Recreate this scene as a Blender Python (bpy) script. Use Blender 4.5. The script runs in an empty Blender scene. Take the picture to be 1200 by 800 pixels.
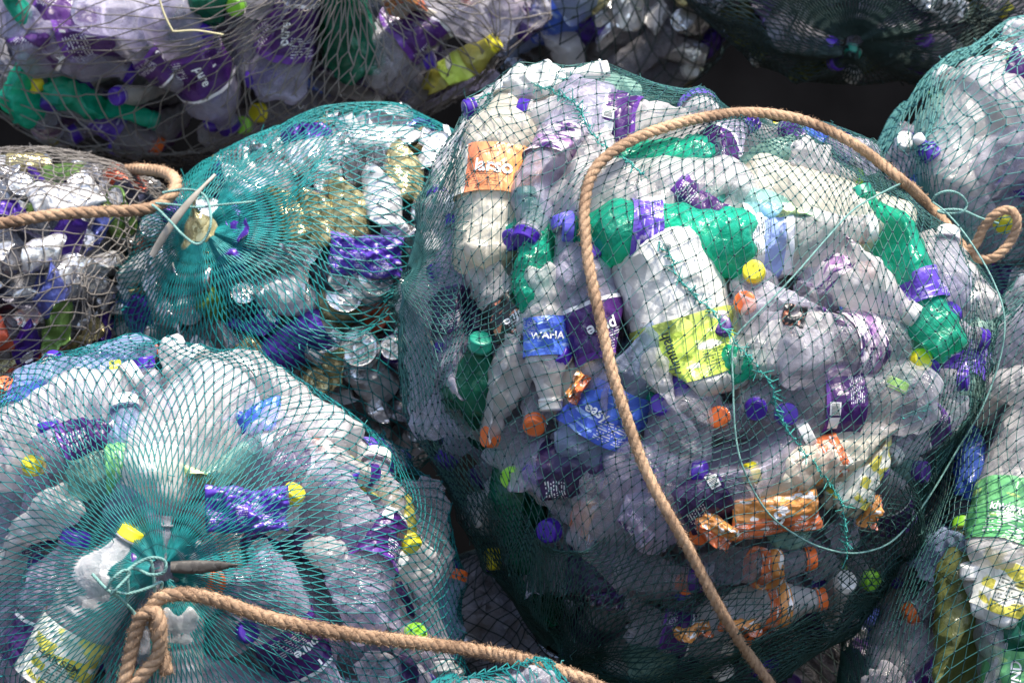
import bpy, math, random
import numpy as np
from mathutils import Vector, Matrix, noise
from mathutils.bvhtree import BVHTree

# ------------------------------------------------------------------ camera, world, sun, exposure
SC = bpy.context.scene
COL = SC.collection
rad = math.radians
S = 0.0012            # metres per photo pixel (1200 px wide) at the plane y = 0
CAMD = 4.0
CAMZ = 1.0
cam_d = bpy.data.cameras.new('camera')
cam = bpy.data.objects.new('camera', cam_d)
COL.objects.link(cam)
cam.location = (0, -CAMD, CAMZ)
cam.rotation_euler = (rad(90), 0, 0)
cam_d.sensor_width = 36.0
cam_d.lens = 36.0 * CAMD / (1200 * S)
cam_d.clip_end = 200
cam_d.dof.use_dof = True
cam_d.dof.focus_distance = CAMD - 0.30
cam_d.dof.aperture_fstop = 7.0
SC.camera = cam

SUN_EL, SUN_AZ = 66.0, 34.0        # azimuth: degrees from the camera side towards image right
world = bpy.data.worlds.new('World')
SC.world = world
world.use_nodes = True
wn = world.node_tree
bg = wn.nodes['Background']
sky = wn.nodes.new('ShaderNodeTexSky')
sky.sky_type = 'NISHITA'
sky.sun_disc = False
sky.sun_elevation = rad(SUN_EL)
sky.sun_rotation = rad(180 - SUN_AZ)
sky.dust_density = 2.0
wn.links.new(sky.outputs[0], bg.inputs[0])
bg.inputs[1].default_value = 0.15
sun_d = bpy.data.lights.new('sun', 'SUN')
sun_d.energy = 4.0
sun_d.angle = rad(10)
sun_d.color = (1.0, 0.91, 0.76)
sun = bpy.data.objects.new('sun', sun_d)
COL.objects.link(sun)
sd = Vector((math.sin(rad(SUN_AZ)) * math.cos(rad(SUN_EL)), -math.cos(rad(SUN_AZ)) * math.cos(rad(SUN_EL)), math.sin(rad(SUN_EL))))
sun.rotation_euler = sd.to_track_quat('Z', 'Y').to_euler()
sun.location = sd * 6
SC.view_settings.view_transform = 'Standard'
SC.view_settings.look = 'None'
SC.view_settings.exposure = 1.05
SC.view_settings.gamma = 1.0
SC.render.engine = 'CYCLES'
SC.cycles.max_bounces = 7
SC.cycles.diffuse_bounces = 3
SC.cycles.glossy_bounces = 3
SC.cycles.transmission_bounces = 3
SC.cycles.transparent_max_bounces = 14
SC.cycles.caustics_reflective = False
SC.cycles.caustics_refractive = False
SC.cycles.use_denoising = True
SC.cycles.sample_clamp_indirect = 6

rng = np.random.default_rng(11)
random.seed(11)

def P(px, py, y):
    k = S * (CAMD + y) / CAMD
    return Vector(((px - 600) * k, y, CAMZ + (400 - py) * k))

def proj(p):
    k = S * (CAMD + p[1]) / CAMD
    return 600 + p[0] / k, 400 - (p[2] - CAMZ) / k

# ------------------------------------------------------------------ materials
MATS = {}
def new_mat(name):
    m = bpy.data.materials.new(name)
    m.use_nodes = True
    nt = m.node_tree
    return m, nt, nt.nodes['Principled BSDF']

def N(nt, t, **kw):
    n = nt.nodes.new(t)
    for k, v in kw.items():
        if k in n.inputs.keys():
            n.inputs[k].default_value = v
        else:
            setattr(n, k, v)
    return n

def obj_coords(nt):
    tc = N(nt, 'ShaderNodeTexCoord')
    oi = N(nt, 'ShaderNodeObjectInfo')
    mul = N(nt, 'ShaderNodeMath', operation='MULTIPLY')
    mul.inputs[1].default_value = 7.0
    nt.links.new(oi.outputs['Random'], mul.inputs[0])
    add = N(nt, 'ShaderNodeVectorMath', operation='ADD')
    nt.links.new(tc.outputs['Object'], add.inputs[0])
    nt.links.new(mul.outputs[0], add.inputs[1])
    return add.outputs[0]

def crinkle(nt, bsdf, co, scale=26.0, dist=0.004, strength=0.8, facet=0.55):
    """Crumpled film: flat facets with sharp folds between them (each cell tilts its own way) over fine wrinkles."""
    n1 = N(nt, 'ShaderNodeTexNoise', Scale=scale, Detail=5.0, Roughness=0.62, Distortion=0.8)
    nt.links.new(co, n1.inputs['Vector'])
    wob = N(nt, 'ShaderNodeVectorMath', operation='MULTIPLY_ADD')
    nt.links.new(n1.outputs['Color'], wob.inputs[0])
    wob.inputs[1].default_value = (0.022, 0.022, 0.022)
    nt.links.new(co, wob.inputs[2])
    geo = N(nt, 'ShaderNodeNewGeometry')
    nrm = geo.outputs['Normal']
    for sc, k in ((scale * 1.5, facet), (scale * 4.0, facet * .55)):
        v = N(nt, 'ShaderNodeTexVoronoi', Scale=sc, feature='F1')
        nt.links.new(wob.outputs[0], v.inputs['Vector'])
        ce = N(nt, 'ShaderNodeVectorMath', operation='SUBTRACT')
        nt.links.new(v.outputs['Color'], ce.inputs[0]); ce.inputs[1].default_value = (.5, .5, .5)
        ma = N(nt, 'ShaderNodeVectorMath', operation='MULTIPLY_ADD')
        nt.links.new(ce.outputs[0], ma.inputs[0]); ma.inputs[1].default_value = (k, k, k)
        nt.links.new(nrm, ma.inputs[2])
        nrm = ma.outputs[0]
    no = N(nt, 'ShaderNodeVectorMath', operation='NORMALIZE')
    nt.links.new(nrm, no.inputs[0])
    bm = N(nt, 'ShaderNodeBump', Strength=strength, Distance=dist)
    nt.links.new(n1.outputs['Fac'], bm.inputs['Height'])
    nt.links.new(no.outputs[0], bm.inputs['Normal'])
    nt.links.new(bm.outputs[0], bsdf.inputs['Normal'])
    return n1, bm

def plastic(name, col, alpha=0.5, rough=0.2, edge=0.92, trans=0.35, bump=0.8, dirt=0.25, dist=0.004):
    """Thin crumpled bottle plastic: partly see-through, more solid at grazing angles, letting some light through."""
    m, nt, b = new_mat(name)
    co = obj_coords(nt)
    n1, bm = crinkle(nt, b, co, dist=dist, strength=bump)
    nz = N(nt, 'ShaderNodeTexNoise', Scale=14.0, Detail=3.0)
    nt.links.new(co, nz.inputs['Vector'])
    rp = N(nt, 'ShaderNodeValToRGB')
    rp.color_ramp.elements[0].position = 0.35
    rp.color_ramp.elements[1].position = 0.7
    d = [c * (1 - dirt) for c in col]
    rp.color_ramp.elements[0].color = (d[0], d[1] * 0.98, d[2] * 0.93, 1)
    rp.color_ramp.elements[1].color = (*col, 1)
    nt.links.new(nz.outputs['Fac'], rp.inputs[0])
    nt.links.new(rp.outputs[0], b.inputs['Base Color'])
    b.inputs['Roughness'].default_value = rough
    b.inputs['Specular IOR Level'].default_value = 0.75
    tr = N(nt, 'ShaderNodeBsdfTranslucent')
    nt.links.new(rp.outputs[0], tr.inputs['Color'])
    nt.links.new(bm.outputs[0], tr.inputs['Normal'])
    mx = N(nt, 'ShaderNodeMixShader')
    mx.inputs[0].default_value = trans
    nt.links.new(b.outputs[0], mx.inputs[1])
    nt.links.new(tr.outputs[0], mx.inputs[2])
    if alpha < 0.999:
        lw = N(nt, 'ShaderNodeLayerWeight', Blend=0.35)
        nt.links.new(bm.outputs[0], lw.inputs['Normal'])
        mr = N(nt, 'ShaderNodeMapRange')
        mr.inputs['To Min'].default_value = alpha
        mr.inputs['To Max'].default_value = edge
        nt.links.new(lw.outputs['Facing'], mr.inputs['Value'])
        tp = N(nt, 'ShaderNodeBsdfTransparent')
        tp.inputs[0].default_value = (*[0.5 + 0.5 * c for c in col], 1) if max(col) - min(col) < .15 else (*[min(1, c * 1.3 + .12) for c in col], 1)
        m2 = N(nt, 'ShaderNodeMixShader')
        nt.links.new(mr.outputs[0], m2.inputs[0])
        nt.links.new(tp.outputs[0], m2.inputs[1])
        nt.links.new(mx.outputs[0], m2.inputs[2])
        mx = m2
    nt.links.new(mx.outputs[0], nt.nodes['Material Output'].inputs['Surface'])
    MATS[name] = m
    return m

plastic('clear', (0.80, 0.80, 0.92), 0.24, rough=0.09, dist=.006, bump=.9, trans=.45, dirt=.15)
plastic('clear_dull', (0.56, 0.56, 0.66), 0.30, rough=0.14, dist=.006, bump=.9)
plastic('lilac', (0.66, 0.64, 0.86), 0.34, rough=.09, dist=.007, bump=1.0)
plastic('bluish', (0.48, 0.58, 0.86), 0.42, rough=.14, dist=.007, bump=1.0)
plastic('milky', (0.83, 0.82, 0.86), 0.62, rough=0.14, trans=0.4, bump=0.8, dist=.005, dirt=.12)
plastic('cream', (0.87, 0.83, 0.74), 0.82, rough=0.2, trans=0.35, bump=0.6, dirt=.12)
plastic('white', (0.86, 0.86, 0.86), 1.0, rough=0.35, trans=0.15, bump=0.35)
plastic('green', (0.03, 0.66, 0.46), 0.58, rough=.12, trans=0.4, dirt=0.35, dist=.006, bump=1.0)
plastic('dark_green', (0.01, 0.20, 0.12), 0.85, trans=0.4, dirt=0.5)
plastic('mint', (0.48, 0.76, 0.68), 0.45, rough=.14, dist=.006)
plastic('olive', (0.24, 0.27, 0.10), 0.6)
plastic('blue', (0.10, 0.20, 0.78), 0.80)
plastic('yellow', (0.62, 0.60, 0.16), 0.6)
plastic('grey_heap', (0.34, 0.34, 0.40), 1.0, rough=0.3, trans=0.0, bump=1.0, dirt=0.7, dist=0.02)

def solid(name, col, rough=0.4, metallic=0.0, bump=0.0, var=0.25, scale=30, dist=0.002, spec=0.5):
    m, nt, b = new_mat(name)
    co = obj_coords(nt)
    nz = N(nt, 'ShaderNodeTexNoise', Scale=scale, Detail=4.0)
    nt.links.new(co, nz.inputs['Vector'])
    rp = N(nt, 'ShaderNodeValToRGB')
    rp.color_ramp.elements[0].position = 0.3
    rp.color_ramp.elements[1].position = 0.7
    rp.color_ramp.elements[0].color = (*[c * (1 - var) for c in col], 1)
    rp.color_ramp.elements[1].color = (*col, 1)
    nt.links.new(nz.outputs['Fac'], rp.inputs[0])
    nt.links.new(rp.outputs[0], b.inputs['Base Color'])
    b.inputs['Roughness'].default_value = rough
    b.inputs['Metallic'].default_value = metallic
    b.inputs['Specular IOR Level'].default_value = spec
    if bump:
        crinkle(nt, b, co, scale=scale, dist=dist, strength=bump)
    MATS[name] = m
    return m

for nm, c in dict(violet=(0.060, 0.015, 0.36), purple_cap=(0.06, 0.015, 0.20), orange=(0.80, 0.16, 0.03), yellow=(0.78, 0.70, 0.03),
                  lime=(0.28, 0.66, 0.05), green=(0.01, 0.26, 0.18), white=(0.8, 0.8, 0.8), sky=(0.13, 0.12, 0.66)).items():
    solid('cap_' + nm, c, rough=0.35, var=0.2)
solid('silver', (0.90, 0.90, 0.93), rough=0.2, metallic=0.6, bump=0.6, var=0.2, scale=40)
solid('silver_dull', (0.45, 0.45, 0.49), rough=0.25, metallic=0.7, bump=0.6, var=0.5, scale=40)
solid('gold', (0.55, 0.48, 0.25), rough=0.2, metallic=0.55, bump=0.6, scale=40)
solid('can_purple', (0.07, 0.025, 0.30), rough=0.3, metallic=0.4, bump=0.3)
solid('can_blue', (0.12, 0.15, 0.50), rough=0.3, metallic=0.4, bump=0.3)
solid('can_green', (0.16, 0.28, 0.07), rough=0.3, metallic=0.4, bump=0.3)
solid('can_white', (0.75, 0.75, 0.78), rough=0.3, metallic=0.2, bump=0.3)
solid('can_red', (0.55, 0.10, 0.05), rough=0.3, metallic=0.4, bump=0.3)
solid('can_dark', (0.04, 0.04, 0.07), rough=0.3, metallic=0.4, bump=0.3)
solid('ink_white', (0.85, 0.85, 0.88), rough=0.4, var=0.05)
solid('ink_dark', (0.03, 0.05, 0.04), rough=0.4, var=0.05)
solid('ink_orange', (0.80, 0.30, 0.15), rough=0.4, var=0.1)

def net_mat(name, col, var=0.35, rough=0.55):
    return solid(name, col, rough=rough, var=var, scale=9, spec=0.35)
net_mat('net_sea', (0.045, 0.165, 0.155), rough=.42); net_mat('knot_sea', (0.006, 0.04, 0.06))
net_mat('net_teal', (0.012, 0.23, 0.24), rough=.42); net_mat('knot_teal', (0.003, 0.055, 0.08))
net_mat('net_grey', (0.24, 0.22, 0.21)); net_mat('knot_grey', (0.22, 0.20, 0.19))
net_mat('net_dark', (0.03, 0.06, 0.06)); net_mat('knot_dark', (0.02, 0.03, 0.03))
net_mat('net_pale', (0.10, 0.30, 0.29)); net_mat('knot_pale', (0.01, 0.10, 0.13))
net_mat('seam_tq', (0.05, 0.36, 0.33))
net_mat('net_veil', (0.022, 0.075, 0.07)); net_mat('knot_veil', (0.01, 0.03, 0.03))  # darker twine and knots, making the bag darker towards its bottom
solid('cord_aqua', (0.16, 0.33, 0.31), rough=0.6, var=0.2, bump=0.5, scale=120, dist=0.0008)
solid('straw', (0.55, 0.50, 0.30), rough=0.7, var=0.2)
solid('slat', (0.42, 0.38, 0.33), rough=0.6, var=0.5)
solid('wood_dark', (0.05, 0.045, 0.042), rough=0.6, var=0.4, bump=0.5)
solid('backdrop', (0.007, 0.007, 0.008), rough=0.95, var=0.6, scale=5, spec=0.0)
solid('ground', (0.06, 0.055, 0.05), rough=0.95, var=0.5, bump=0.8, scale=6, dist=0.02, spec=0.1)

def rope_mat():
    m, nt, b = new_mat('rope_fibre')
    tc = N(nt, 'ShaderNodeTexCoord')
    n1 = N(nt, 'ShaderNodeTexNoise', Scale=160.0, Detail=4.0)
    n2 = N(nt, 'ShaderNodeTexNoise', Scale=14.0, Detail=2.0)
    nt.links.new(tc.outputs['Object'], n1.inputs['Vector'])
    nt.links.new(tc.outputs['Object'], n2.inputs['Vector'])
    ad = N(nt, 'ShaderNodeMath', operation='MULTIPLY_ADD')
    nt.links.new(n1.outputs['Fac'], ad.inputs[0]); ad.inputs[1].default_value = 0.5
    nt.links.new(n2.outputs['Fac'], ad.inputs[2])
    rp = N(nt, 'ShaderNodeValToRGB')
    e = rp.color_ramp.elements
    e[0].position = 0.45; e[0].color = (0.17, 0.105, 0.07, 1)
    e[1].position = 0.95; e[1].color = (0.49, 0.33, 0.215, 1)
    nt.links.new(ad.outputs[0], rp.inputs[0])
    nt.links.new(rp.outputs[0], b.inputs['Base Color'])
    b.inputs['Roughness'].default_value = 0.85
    b.inputs['Specular IOR Level'].default_value = 0.2
    bm = N(nt, 'ShaderNodeBump', Strength=0.9, Distance=0.0015)
    nt.links.new(n1.outputs['Fac'], bm.inputs['Height'])
    nt.links.new(bm.outputs[0], b.inputs['Normal'])
    MATS['rope'] = m
rope_mat()

def label_mat(name, stops, blotch=None, bscale=9.0, bthr=0.6, wear=0.42, alpha=1.0, ublend=None):
    """Printed sleeve: bands along v (uv.y), optional blotches of print, whitish wear along folds."""
    m, nt, b = new_mat('label_' + name)
    uv = N(nt, 'ShaderNodeTexCoord')
    sep = N(nt, 'ShaderNodeSeparateXYZ')
    nt.links.new(uv.outputs['UV'], sep.inputs[0])
    rp = N(nt, 'ShaderNodeValToRGB')
    rp.color_ramp.interpolation = 'CONSTANT' if ublend is None else 'LINEAR'
    els = rp.color_ramp.elements
    while len(els) < len(stops):
        els.new(0.5)
    for e, (p, c) in zip(els, stops):
        e.position = p; e.color = (*c, 1)
    nt.links.new(sep.outputs['X' if ublend else 'Y'], rp.inputs[0])
    col = rp.outputs[0]
    co = obj_coords(nt)
    if blotch:
        nz = N(nt, 'ShaderNodeTexNoise', Scale=bscale, Detail=1.5)
        nt.links.new(uv.outputs['UV'], nz.inputs['Vector'])
        st = N(nt, 'ShaderNodeMapRange')
        st.inputs['From Min'].default_value = bthr; st.inputs['From Max'].default_value = bthr + 0.02
        nt.links.new(nz.outputs['Fac'], st.inputs['Value'])
        mx = N(nt, 'ShaderNodeMix', data_type='RGBA')
        nt.links.new(st.outputs[0], mx.inputs['Factor'])
        nt.links.new(col, mx.inputs[6]); mx.inputs[7].default_value = (*blotch, 1)
        col = mx.outputs[2]
    w = N(nt, 'ShaderNodeTexNoise', Scale=34.0, Detail=5.0, Roughness=0.7, Distortion=1.5)
    nt.links.new(co, w.inputs['Vector'])
    ws = N(nt, 'ShaderNodeMapRange')
    ws.inputs['From Min'].default_value = 1 - wear; ws.inputs['From Max'].default_value = 1 - wear + 0.12
    ws.inputs['To Max'].default_value = 0.6
    nt.links.new(w.outputs['Fac'], ws.inputs['Value'])
    mw = N(nt, 'ShaderNodeMix', data_type='RGBA')
    # lines of small print
    def m2(op, a, b_=None, c_=None):
        q = N(nt, 'ShaderNodeMath', operation=op)
        for k_, x in enumerate((a, b_, c_)):
            if x is None: continue
            if isinstance(x, (int, float)): q.inputs[k_].default_value = x
            else: nt.links.new(x, q.inputs[k_])
        return q.outputs[0]
    Y_ = sep.outputs['Y']; X_ = sep.outputs['X']
    cmb = N(nt, 'ShaderNodeCombineXYZ')
    nt.links.new(m2('MULTIPLY', X_, 150.0), cmb.inputs[0]); nt.links.new(m2('FLOOR', m2('MULTIPLY', Y_, 22.0)), cmb.inputs[1])
    pn = N(nt, 'ShaderNodeTexWhiteNoise', noise_dimensions='2D')
    fl = N(nt, 'ShaderNodeVectorMath', operation='FLOOR'); nt.links.new(cmb.outputs[0], fl.inputs[0])
    nt.links.new(fl.outputs[0], pn.inputs['Vector'])
    letters = m2('GREATER_THAN', pn.outputs['Value'], .42)
    rowm = m2('LESS_THAN', m2('FRACT', m2('MULTIPLY', Y_, 22.0)), .45)
    band = m2('LESS_THAN', m2('ABSOLUTE', m2('SUBTRACT', Y_, .26)), .17)
    colm = m2('GREATER_THAN', m2('SINE', m2('MULTIPLY', X_, 19.0)), .25)
    pr_ = m2('MULTIPLY', m2('MULTIPLY', letters, rowm), m2('MULTIPLY', m2('MULTIPLY', band, colm), .8))
    mp = N(nt, 'ShaderNodeMix', data_type='RGBA')
    nt.links.new(pr_, mp.inputs['Factor'])
    nt.links.new(col, mp.inputs[6])
    lum = sum(stops[0][1]) / 3
    mp.inputs[7].default_value = (.72, .72, .76, 1) if lum < .4 else (.05, .07, .05, 1)
    col = mp.outputs[2]
    nt.links.new(ws.outputs[0], mw.inputs['Factor'])
    nt.links.new(col, mw.inputs[6]); mw.inputs[7].default_value = (0.62, 0.58, 0.62, 1)
    nt.links.new(mw.outputs[2], b.inputs['Base Color'])
    b.inputs['Roughness'].default_value = 0.33
    crinkle(nt, b, co, scale=30, dist=0.003, strength=0.6)
    MATS['label_' + name] = m
PU = (0.055, 0.012, 0.125); PU2 = (0.115, 0.03, 0.27); WH = (0.75, 0.74, 0.78)
label_mat('purple', [(0, PU2), (0.12, PU), (0.86, PU), (0.93, WH)], wear=0.36)
label_mat('purple_box', [(0, PU), (0.9, PU2)], wear=0.3)
label_mat('purple_worn', [(0, PU), (0.5, (0.30, 0.16, 0.36)), (0.8, PU)], blotch=(0.62, 0.52, 0.60), bscale=6, bthr=0.5, wear=0.5)
label_mat('violet', [(0, (0.09, 0.04, 0.42)), (0.85, (0.14, 0.09, 0.5))], blotch=(0.45, 0.4, 0.8), bthr=0.62)
label_mat('navy', [(0, (0.025, 0.012, 0.06)), (0.95, (0.06, 0.03, 0.14))], wear=0.28)
label_mat('blue', [(0, (0.06, 0.12, 0.60)), (0.5, (0.08, 0.18, 0.75))], blotch=(0.3, 0.45, 0.85), wear=0.33)
label_mat('blue_strip', [(0, (0.70, 0.72, 0.8)), (0.3, (0.28, 0.38, 0.75)), (0.8, (0.7, 0.72, 0.8))])
label_mat('sunset', [(0, (0.85, 0.25, 0.12)), (0.45, (0.85, 0.48, 0.12)), (0.6, (0.85, 0.75, 0.28)), (1.0, (0.84, 0.80, 0.7))], ublend=True, wear=0.3)
label_mat('lime', [(0, (0.52, 0.68, 0.10)), (0.8, (0.60, 0.72, 0.16))], blotch=(0.78, 0.80, 0.66), bscale=3.2, bthr=0.56, wear=0.3)
label_mat('green', [(0, (0.10, 0.36, 0.14)), (0.5, (0.14, 0.42, 0.18))], blotch=(0.40, 0.62, 0.20), bscale=4, wear=0.3)
label_mat('yellow', [(0, (0.70, 0.62, 0.10)), (0.7, (0.76, 0.70, 0.2))], blotch=(0.8, 0.78, 0.7), bscale=4, bthr=0.47, wear=0.3)
label_mat('orange', [(0, (0.62, 0.15, 0.05)), (0.5, (0.66, 0.28, 0.08))], blotch=(0.75, 0.72, 0.72), bscale=6, bthr=0.6, wear=0.3)
label_mat('black_orange', [(0, (0.02, 0.022, 0.025)), (0.95, (0.05, 0.05, 0.05))], blotch=(0.70, 0.25, 0.15), bscale=5, bthr=0.58, wear=0.3)
label_mat('mint_print', [(0, (0.25, 0.62, 0.25)), (0.5, (0.62, 0.76, 0.35))], blotch=(0.7, 0.76, 0.6), bscale=5, wear=0.35)

# ------------------------------------------------------------------ mesh helpers
def mesh_from(name, V, F, mats, uv=None, smooth=True, mat_idx=None):
    """V (n,3) array, F either an (m,k) array or a list of tuples."""
    me = bpy.data.meshes.new(name)
    V = np.asarray(V, dtype=np.float32)
    if isinstance(F, np.ndarray):
        k = F.shape[1]
        me.vertices.add(len(V)); me.vertices.foreach_set('co', V.ravel())
        me.loops.add(F.size); me.loops.foreach_set('vertex_index', F.astype(np.int32).ravel())
        me.polygons.add(len(F))
        me.polygons.foreach_set('loop_start', np.arange(0, F.size, k, dtype=np.int32))
        me.update(calc_edges=True)
    else:
        me.from_pydata(V.tolist(), [], F)
        me.update()
    for m in mats:
        me.materials.append(m)
    if smooth:
        me.polygons.foreach_set('use_smooth', np.ones(len(me.polygons), dtype=bool))
    if mat_idx is not None:
        me.polygons.foreach_set('material_index', np.asarray(mat_idx, dtype=np.int32))
    if uv is not None:
        l = me.uv_layers.new(name='UVMap')
        li = np.empty(len(me.loops), dtype=np.int32)
        me.loops.foreach_get('vertex_index', li)
        l.data.foreach_set('uv', np.asarray(uv, dtype=np.float32)[li].ravel())
    me.validate()
    return me

def link(name, data, parent=None, mat=None, matrix=None):
    o = bpy.data.objects.new(name, data)
    COL.objects.link(o)
    if parent is not None:
        o.parent = parent
    if matrix is not None:
        o.matrix_basis = matrix
    if mat is not None and data is not None and len(o.material_slots):
        o.material_slots[0].link = 'OBJECT'
        o.material_slots[0].material = mat
    return o

def lathe(prof, nseg=36, close_u=True):
    """prof: list of (z, r). Returns verts, quad faces, uv (u round, v along)."""
    prof = np.array(prof, dtype=float)
    a = np.linspace(0, 2 * math.pi, nseg + 1)
    Z, A = np.meshgrid(prof[:, 0], a, indexing='ij')
    R = np.repeat(prof[:, 1][:, None], nseg + 1, 1)
    V = np.stack([R * np.cos(A), R * np.sin(A), Z], -1)
    n = len(prof)
    idx = np.arange(n * (nseg + 1)).reshape(n, nseg + 1)
    F = np.stack([idx[:-1, :-1], idx[:-1, 1:], idx[1:, 1:], idx[1:, :-1]], -1).reshape(-1, 4)
    U = np.stack([A / (2 * math.pi), np.linspace(0, 1, n)[:, None].repeat(nseg + 1, 1)], -1)
    return V.reshape(-1, 3), F, U.reshape(-1, 2)

def smooth_prof(pts, n):
    pts = np.array(pts, dtype=float)
    d = np.r_[0, np.cumsum(np.hypot(np.diff(pts[:, 0]), np.diff(pts[:, 1])))]
    t = np.linspace(0, d[-1], n)
    out = np.stack([np.interp(t, d, pts[:, 0]), np.interp(t, d, pts[:, 1])], -1)
    k = np.array([.25, .5, .25])
    for _ in range(2):
        out[1:-1] = out[:-2] * .25 + out[1:-1] * .5 + out[2:] * .25
    return out

def sm(a, b, x):
    t = np.clip((x - a) / (b - a), 0, 1)
    return t * t * (3 - 2 * t)

# bottle types: length, radius, shoulder start (fraction), neck radius, square, ribs
TYPES = {
    'big':   dict(L=.275, r=.053, sh=.70, nr=.0165, ribs=6, sq=0),
    'jug':   dict(L=.300, r=.066, sh=.74, nr=.020, ribs=0, sq=0),
    'water': dict(L=.270, r=.042, sh=.68, nr=.0140, ribs=9, sq=0),
    'small': dict(L=.195, r=.031, sh=.66, nr=.0135, ribs=7, sq=0),
    'mini':  dict(L=.150, r=.027, sh=.64, nr=.0130, ribs=4, sq=0),
    'milk':  dict(L=.235, r=.056, sh=.72, nr=.0190, ribs=0, sq=1),
}
NVAR = 6
def body_radius(T, zf):
    """radius along a straight side with ribs, zf = z / L in 0..1"""
    r = T['r']
    q = np.ones_like(zf) * r
    if T['ribs']:
        q = q - r * 0.05 * (0.5 + 0.5 * np.cos(zf / T['sh'] * T['ribs'] * 2 * math.pi)) * (zf > .08) * (zf < T['sh'])
        q = q - r * 0.08 * np.exp(-((zf - .30) / .035) ** 2)
    return q

def deformer(tn, var):
    T = TYPES[tn]
    g = np.random.default_rng(hash_id(tn) * 100 + var)
    L, r = T['L'], T['r']
    nd = [0, 1, 2, 3, 4, 6][var % 6]
    dents = []
    for _ in range(nd):
        a = g.uniform(0, 2 * math.pi); t = g.uniform(-.7, .7)
        n = np.array([math.cos(a) * math.cos(t), math.sin(a) * math.cos(t), math.sin(t)])
        c = np.array([0, 0, g.uniform(.15, .65) * L])
        dents.append((n, c, r * g.uniform(.60 if var < 4 else .48, .92), g.uniform(.05, .4)))
    flat = g.uniform(.72, 1.0) if var > 2 else g.uniform(.93, 1)
    fa = g.uniform(0, math.pi)
    off = Vector(g.uniform(-9, 9, 3))
    def f(V, amt=1.0):
        V = np.array(V, dtype=float)
        z = V[:, 2]
        w = 1 - sm(T['sh'] * L * .98, L * .93, z)
        if T['sq']:
            rho = np.hypot(V[:, 0], V[:, 1]); an = np.arctan2(V[:, 1], V[:, 0])
            k = 1 / (np.abs(np.cos(an)) ** 5 + np.abs(np.sin(an)) ** 5) ** (1 / 5)
            k = 1 + (k - 1) * w
            V[:, 0] *= k * .9; V[:, 1] *= k * .9
        D = V.copy()
        c, s = math.cos(fa), math.sin(fa)
        x = D[:, 0] * c + D[:, 1] * s; y = -D[:, 0] * s + D[:, 1] * c
        x = x * flat; y = y * (1 + (1 - flat) * .45)
        D[:, 0] = x * c - y * s; D[:, 1] = x * s + y * c
        for n, cc, d, over in dents:
            h = (D - cc) @ n - d
            m = h > 0
            D[m] -= np.outer(h[m] * (1 + over), n)
        for i in range(len(D)):
            p = Vector(D[i]) * (1.1 / r) + off
            v = noise.noise_vector(p)
            v2 = noise.noise_vector(p * 2.7)
            f1 = noise.voronoi(p * 1.9 + off, distance_metric='DISTANCE', exponent=2.5)[0]
            q3 = Vector((D[i][0], D[i][1], 0)); q3 = q3.normalized() if q3.length > 1e-6 else q3
            D[i] += (np.array(v) * .07 + np.array(v2) * .03) * r * (0.5 + .28 * nd) - np.array(q3) * (min(f1[0], .9) * .17 - .06) * r * min(nd, 4) * .45
        return V + (D - V) * w[:, None] * amt
    return f

def hash_id(s):
    return sum(ord(c) * (i + 3) for i, c in enumerate(s)) % 997

DEF = {}
CACHE = {}
def get_def(tn, var):
    if (tn, var) not in DEF:
        DEF[(tn, var)] = deformer(tn, var)
    return DEF[(tn, var)]

def body_mesh(tn, var):
    key = (tn, var, 'body')
    if key in CACHE: return CACHE[key]
    T = TYPES[tn]; L, r, sh, nr = T['L'], T['r'], T['sh'], T['nr']
    base = smooth_prof([(.014, .0006), (.013, r * .16), (.004, r * .42), (0, r * .68), (.002, r * .84), (.010, r * .96), (.022, r)], 9)
    zf = np.linspace(.025 / L, sh, 30)
    side = np.stack([zf * L, body_radius(T, zf)], -1)
    top = smooth_prof([(sh * L, side[-1, 1]), (sh * L + r * .35, r * .95), (sh * L + (L * .90 - sh * L) * .62, r * .60), (L * .88, nr * 1.35), (L * .905, nr), (L * .925, nr * .95)], 10)
    ring = [(L * .926, nr * 1.2), (L * .936, nr * 1.2), (L * .937, nr * .93), (L * .995, nr * .9)]
    V, F, U = lathe(np.vstack([base, side, top[1:], ring]), 34)
    # five foot lobes on the base
    z = V[:, 2]; an = np.arctan2(V[:, 1], V[:, 0])
    if not T['sq'] and r < .06:
        w = (1 - sm(.0, .045, z)) * sm(r * .25, r * .6, np.hypot(V[:, 0], V[:, 1]))
        V[:, 2] += w * (1 + np.cos(an * 5)) * .0055
    V = get_def(tn, var)(V)
    V[:, 2] -= L / 2
    me = mesh_from('bottle_body', V, F, [MATS['clear']], U)
    CACHE[key] = me
    return me

def cap_mesh(nr, h=.015, sport=False):
    key = ('cap', round(nr, 4), sport)
    if key in CACHE: return CACHE[key]
    R = nr * 1.13
    pr = [(0, R * 1.03), (.0025, R * 1.03), (.003, R), (h * .86, R * .98), (h * .96, R * .93), (h, R * .84), (h * 1.01, R * .4), (h * 1.01, .0004)]
    if sport:
        pr = [(0, R * 1.05), (.003, R * 1.05), (.0035, R), (h, R * .97), (h * 1.2, R * .8), (h * 1.3, R * .5), (h * 1.9, R * .42), (h * 1.95, R * .5), (h * 2.3, R * .5), (h * 2.35, R * .3), (h * 2.35, .0004)]
    V, F, U = lathe(pr, 48)
    rho = np.hypot(V[:, 0], V[:, 1])
    k = 1 + .022 * np.sign(np.cos(np.arctan2(V[:, 1], V[:, 0]) * 24)) * ((V[:, 2] > .0028) & (V[:, 2] < h * .9))
    V[:, 0] *= k; V[:, 1] *= k
    me = mesh_from('bottle_cap', V, F, [MATS['cap_violet']], U)
    CACHE[key] = me
    return me

def label_range(tn, lo, hi):
    T = TYPES[tn]
    return lo * T['L'], hi * T['L']

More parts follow.
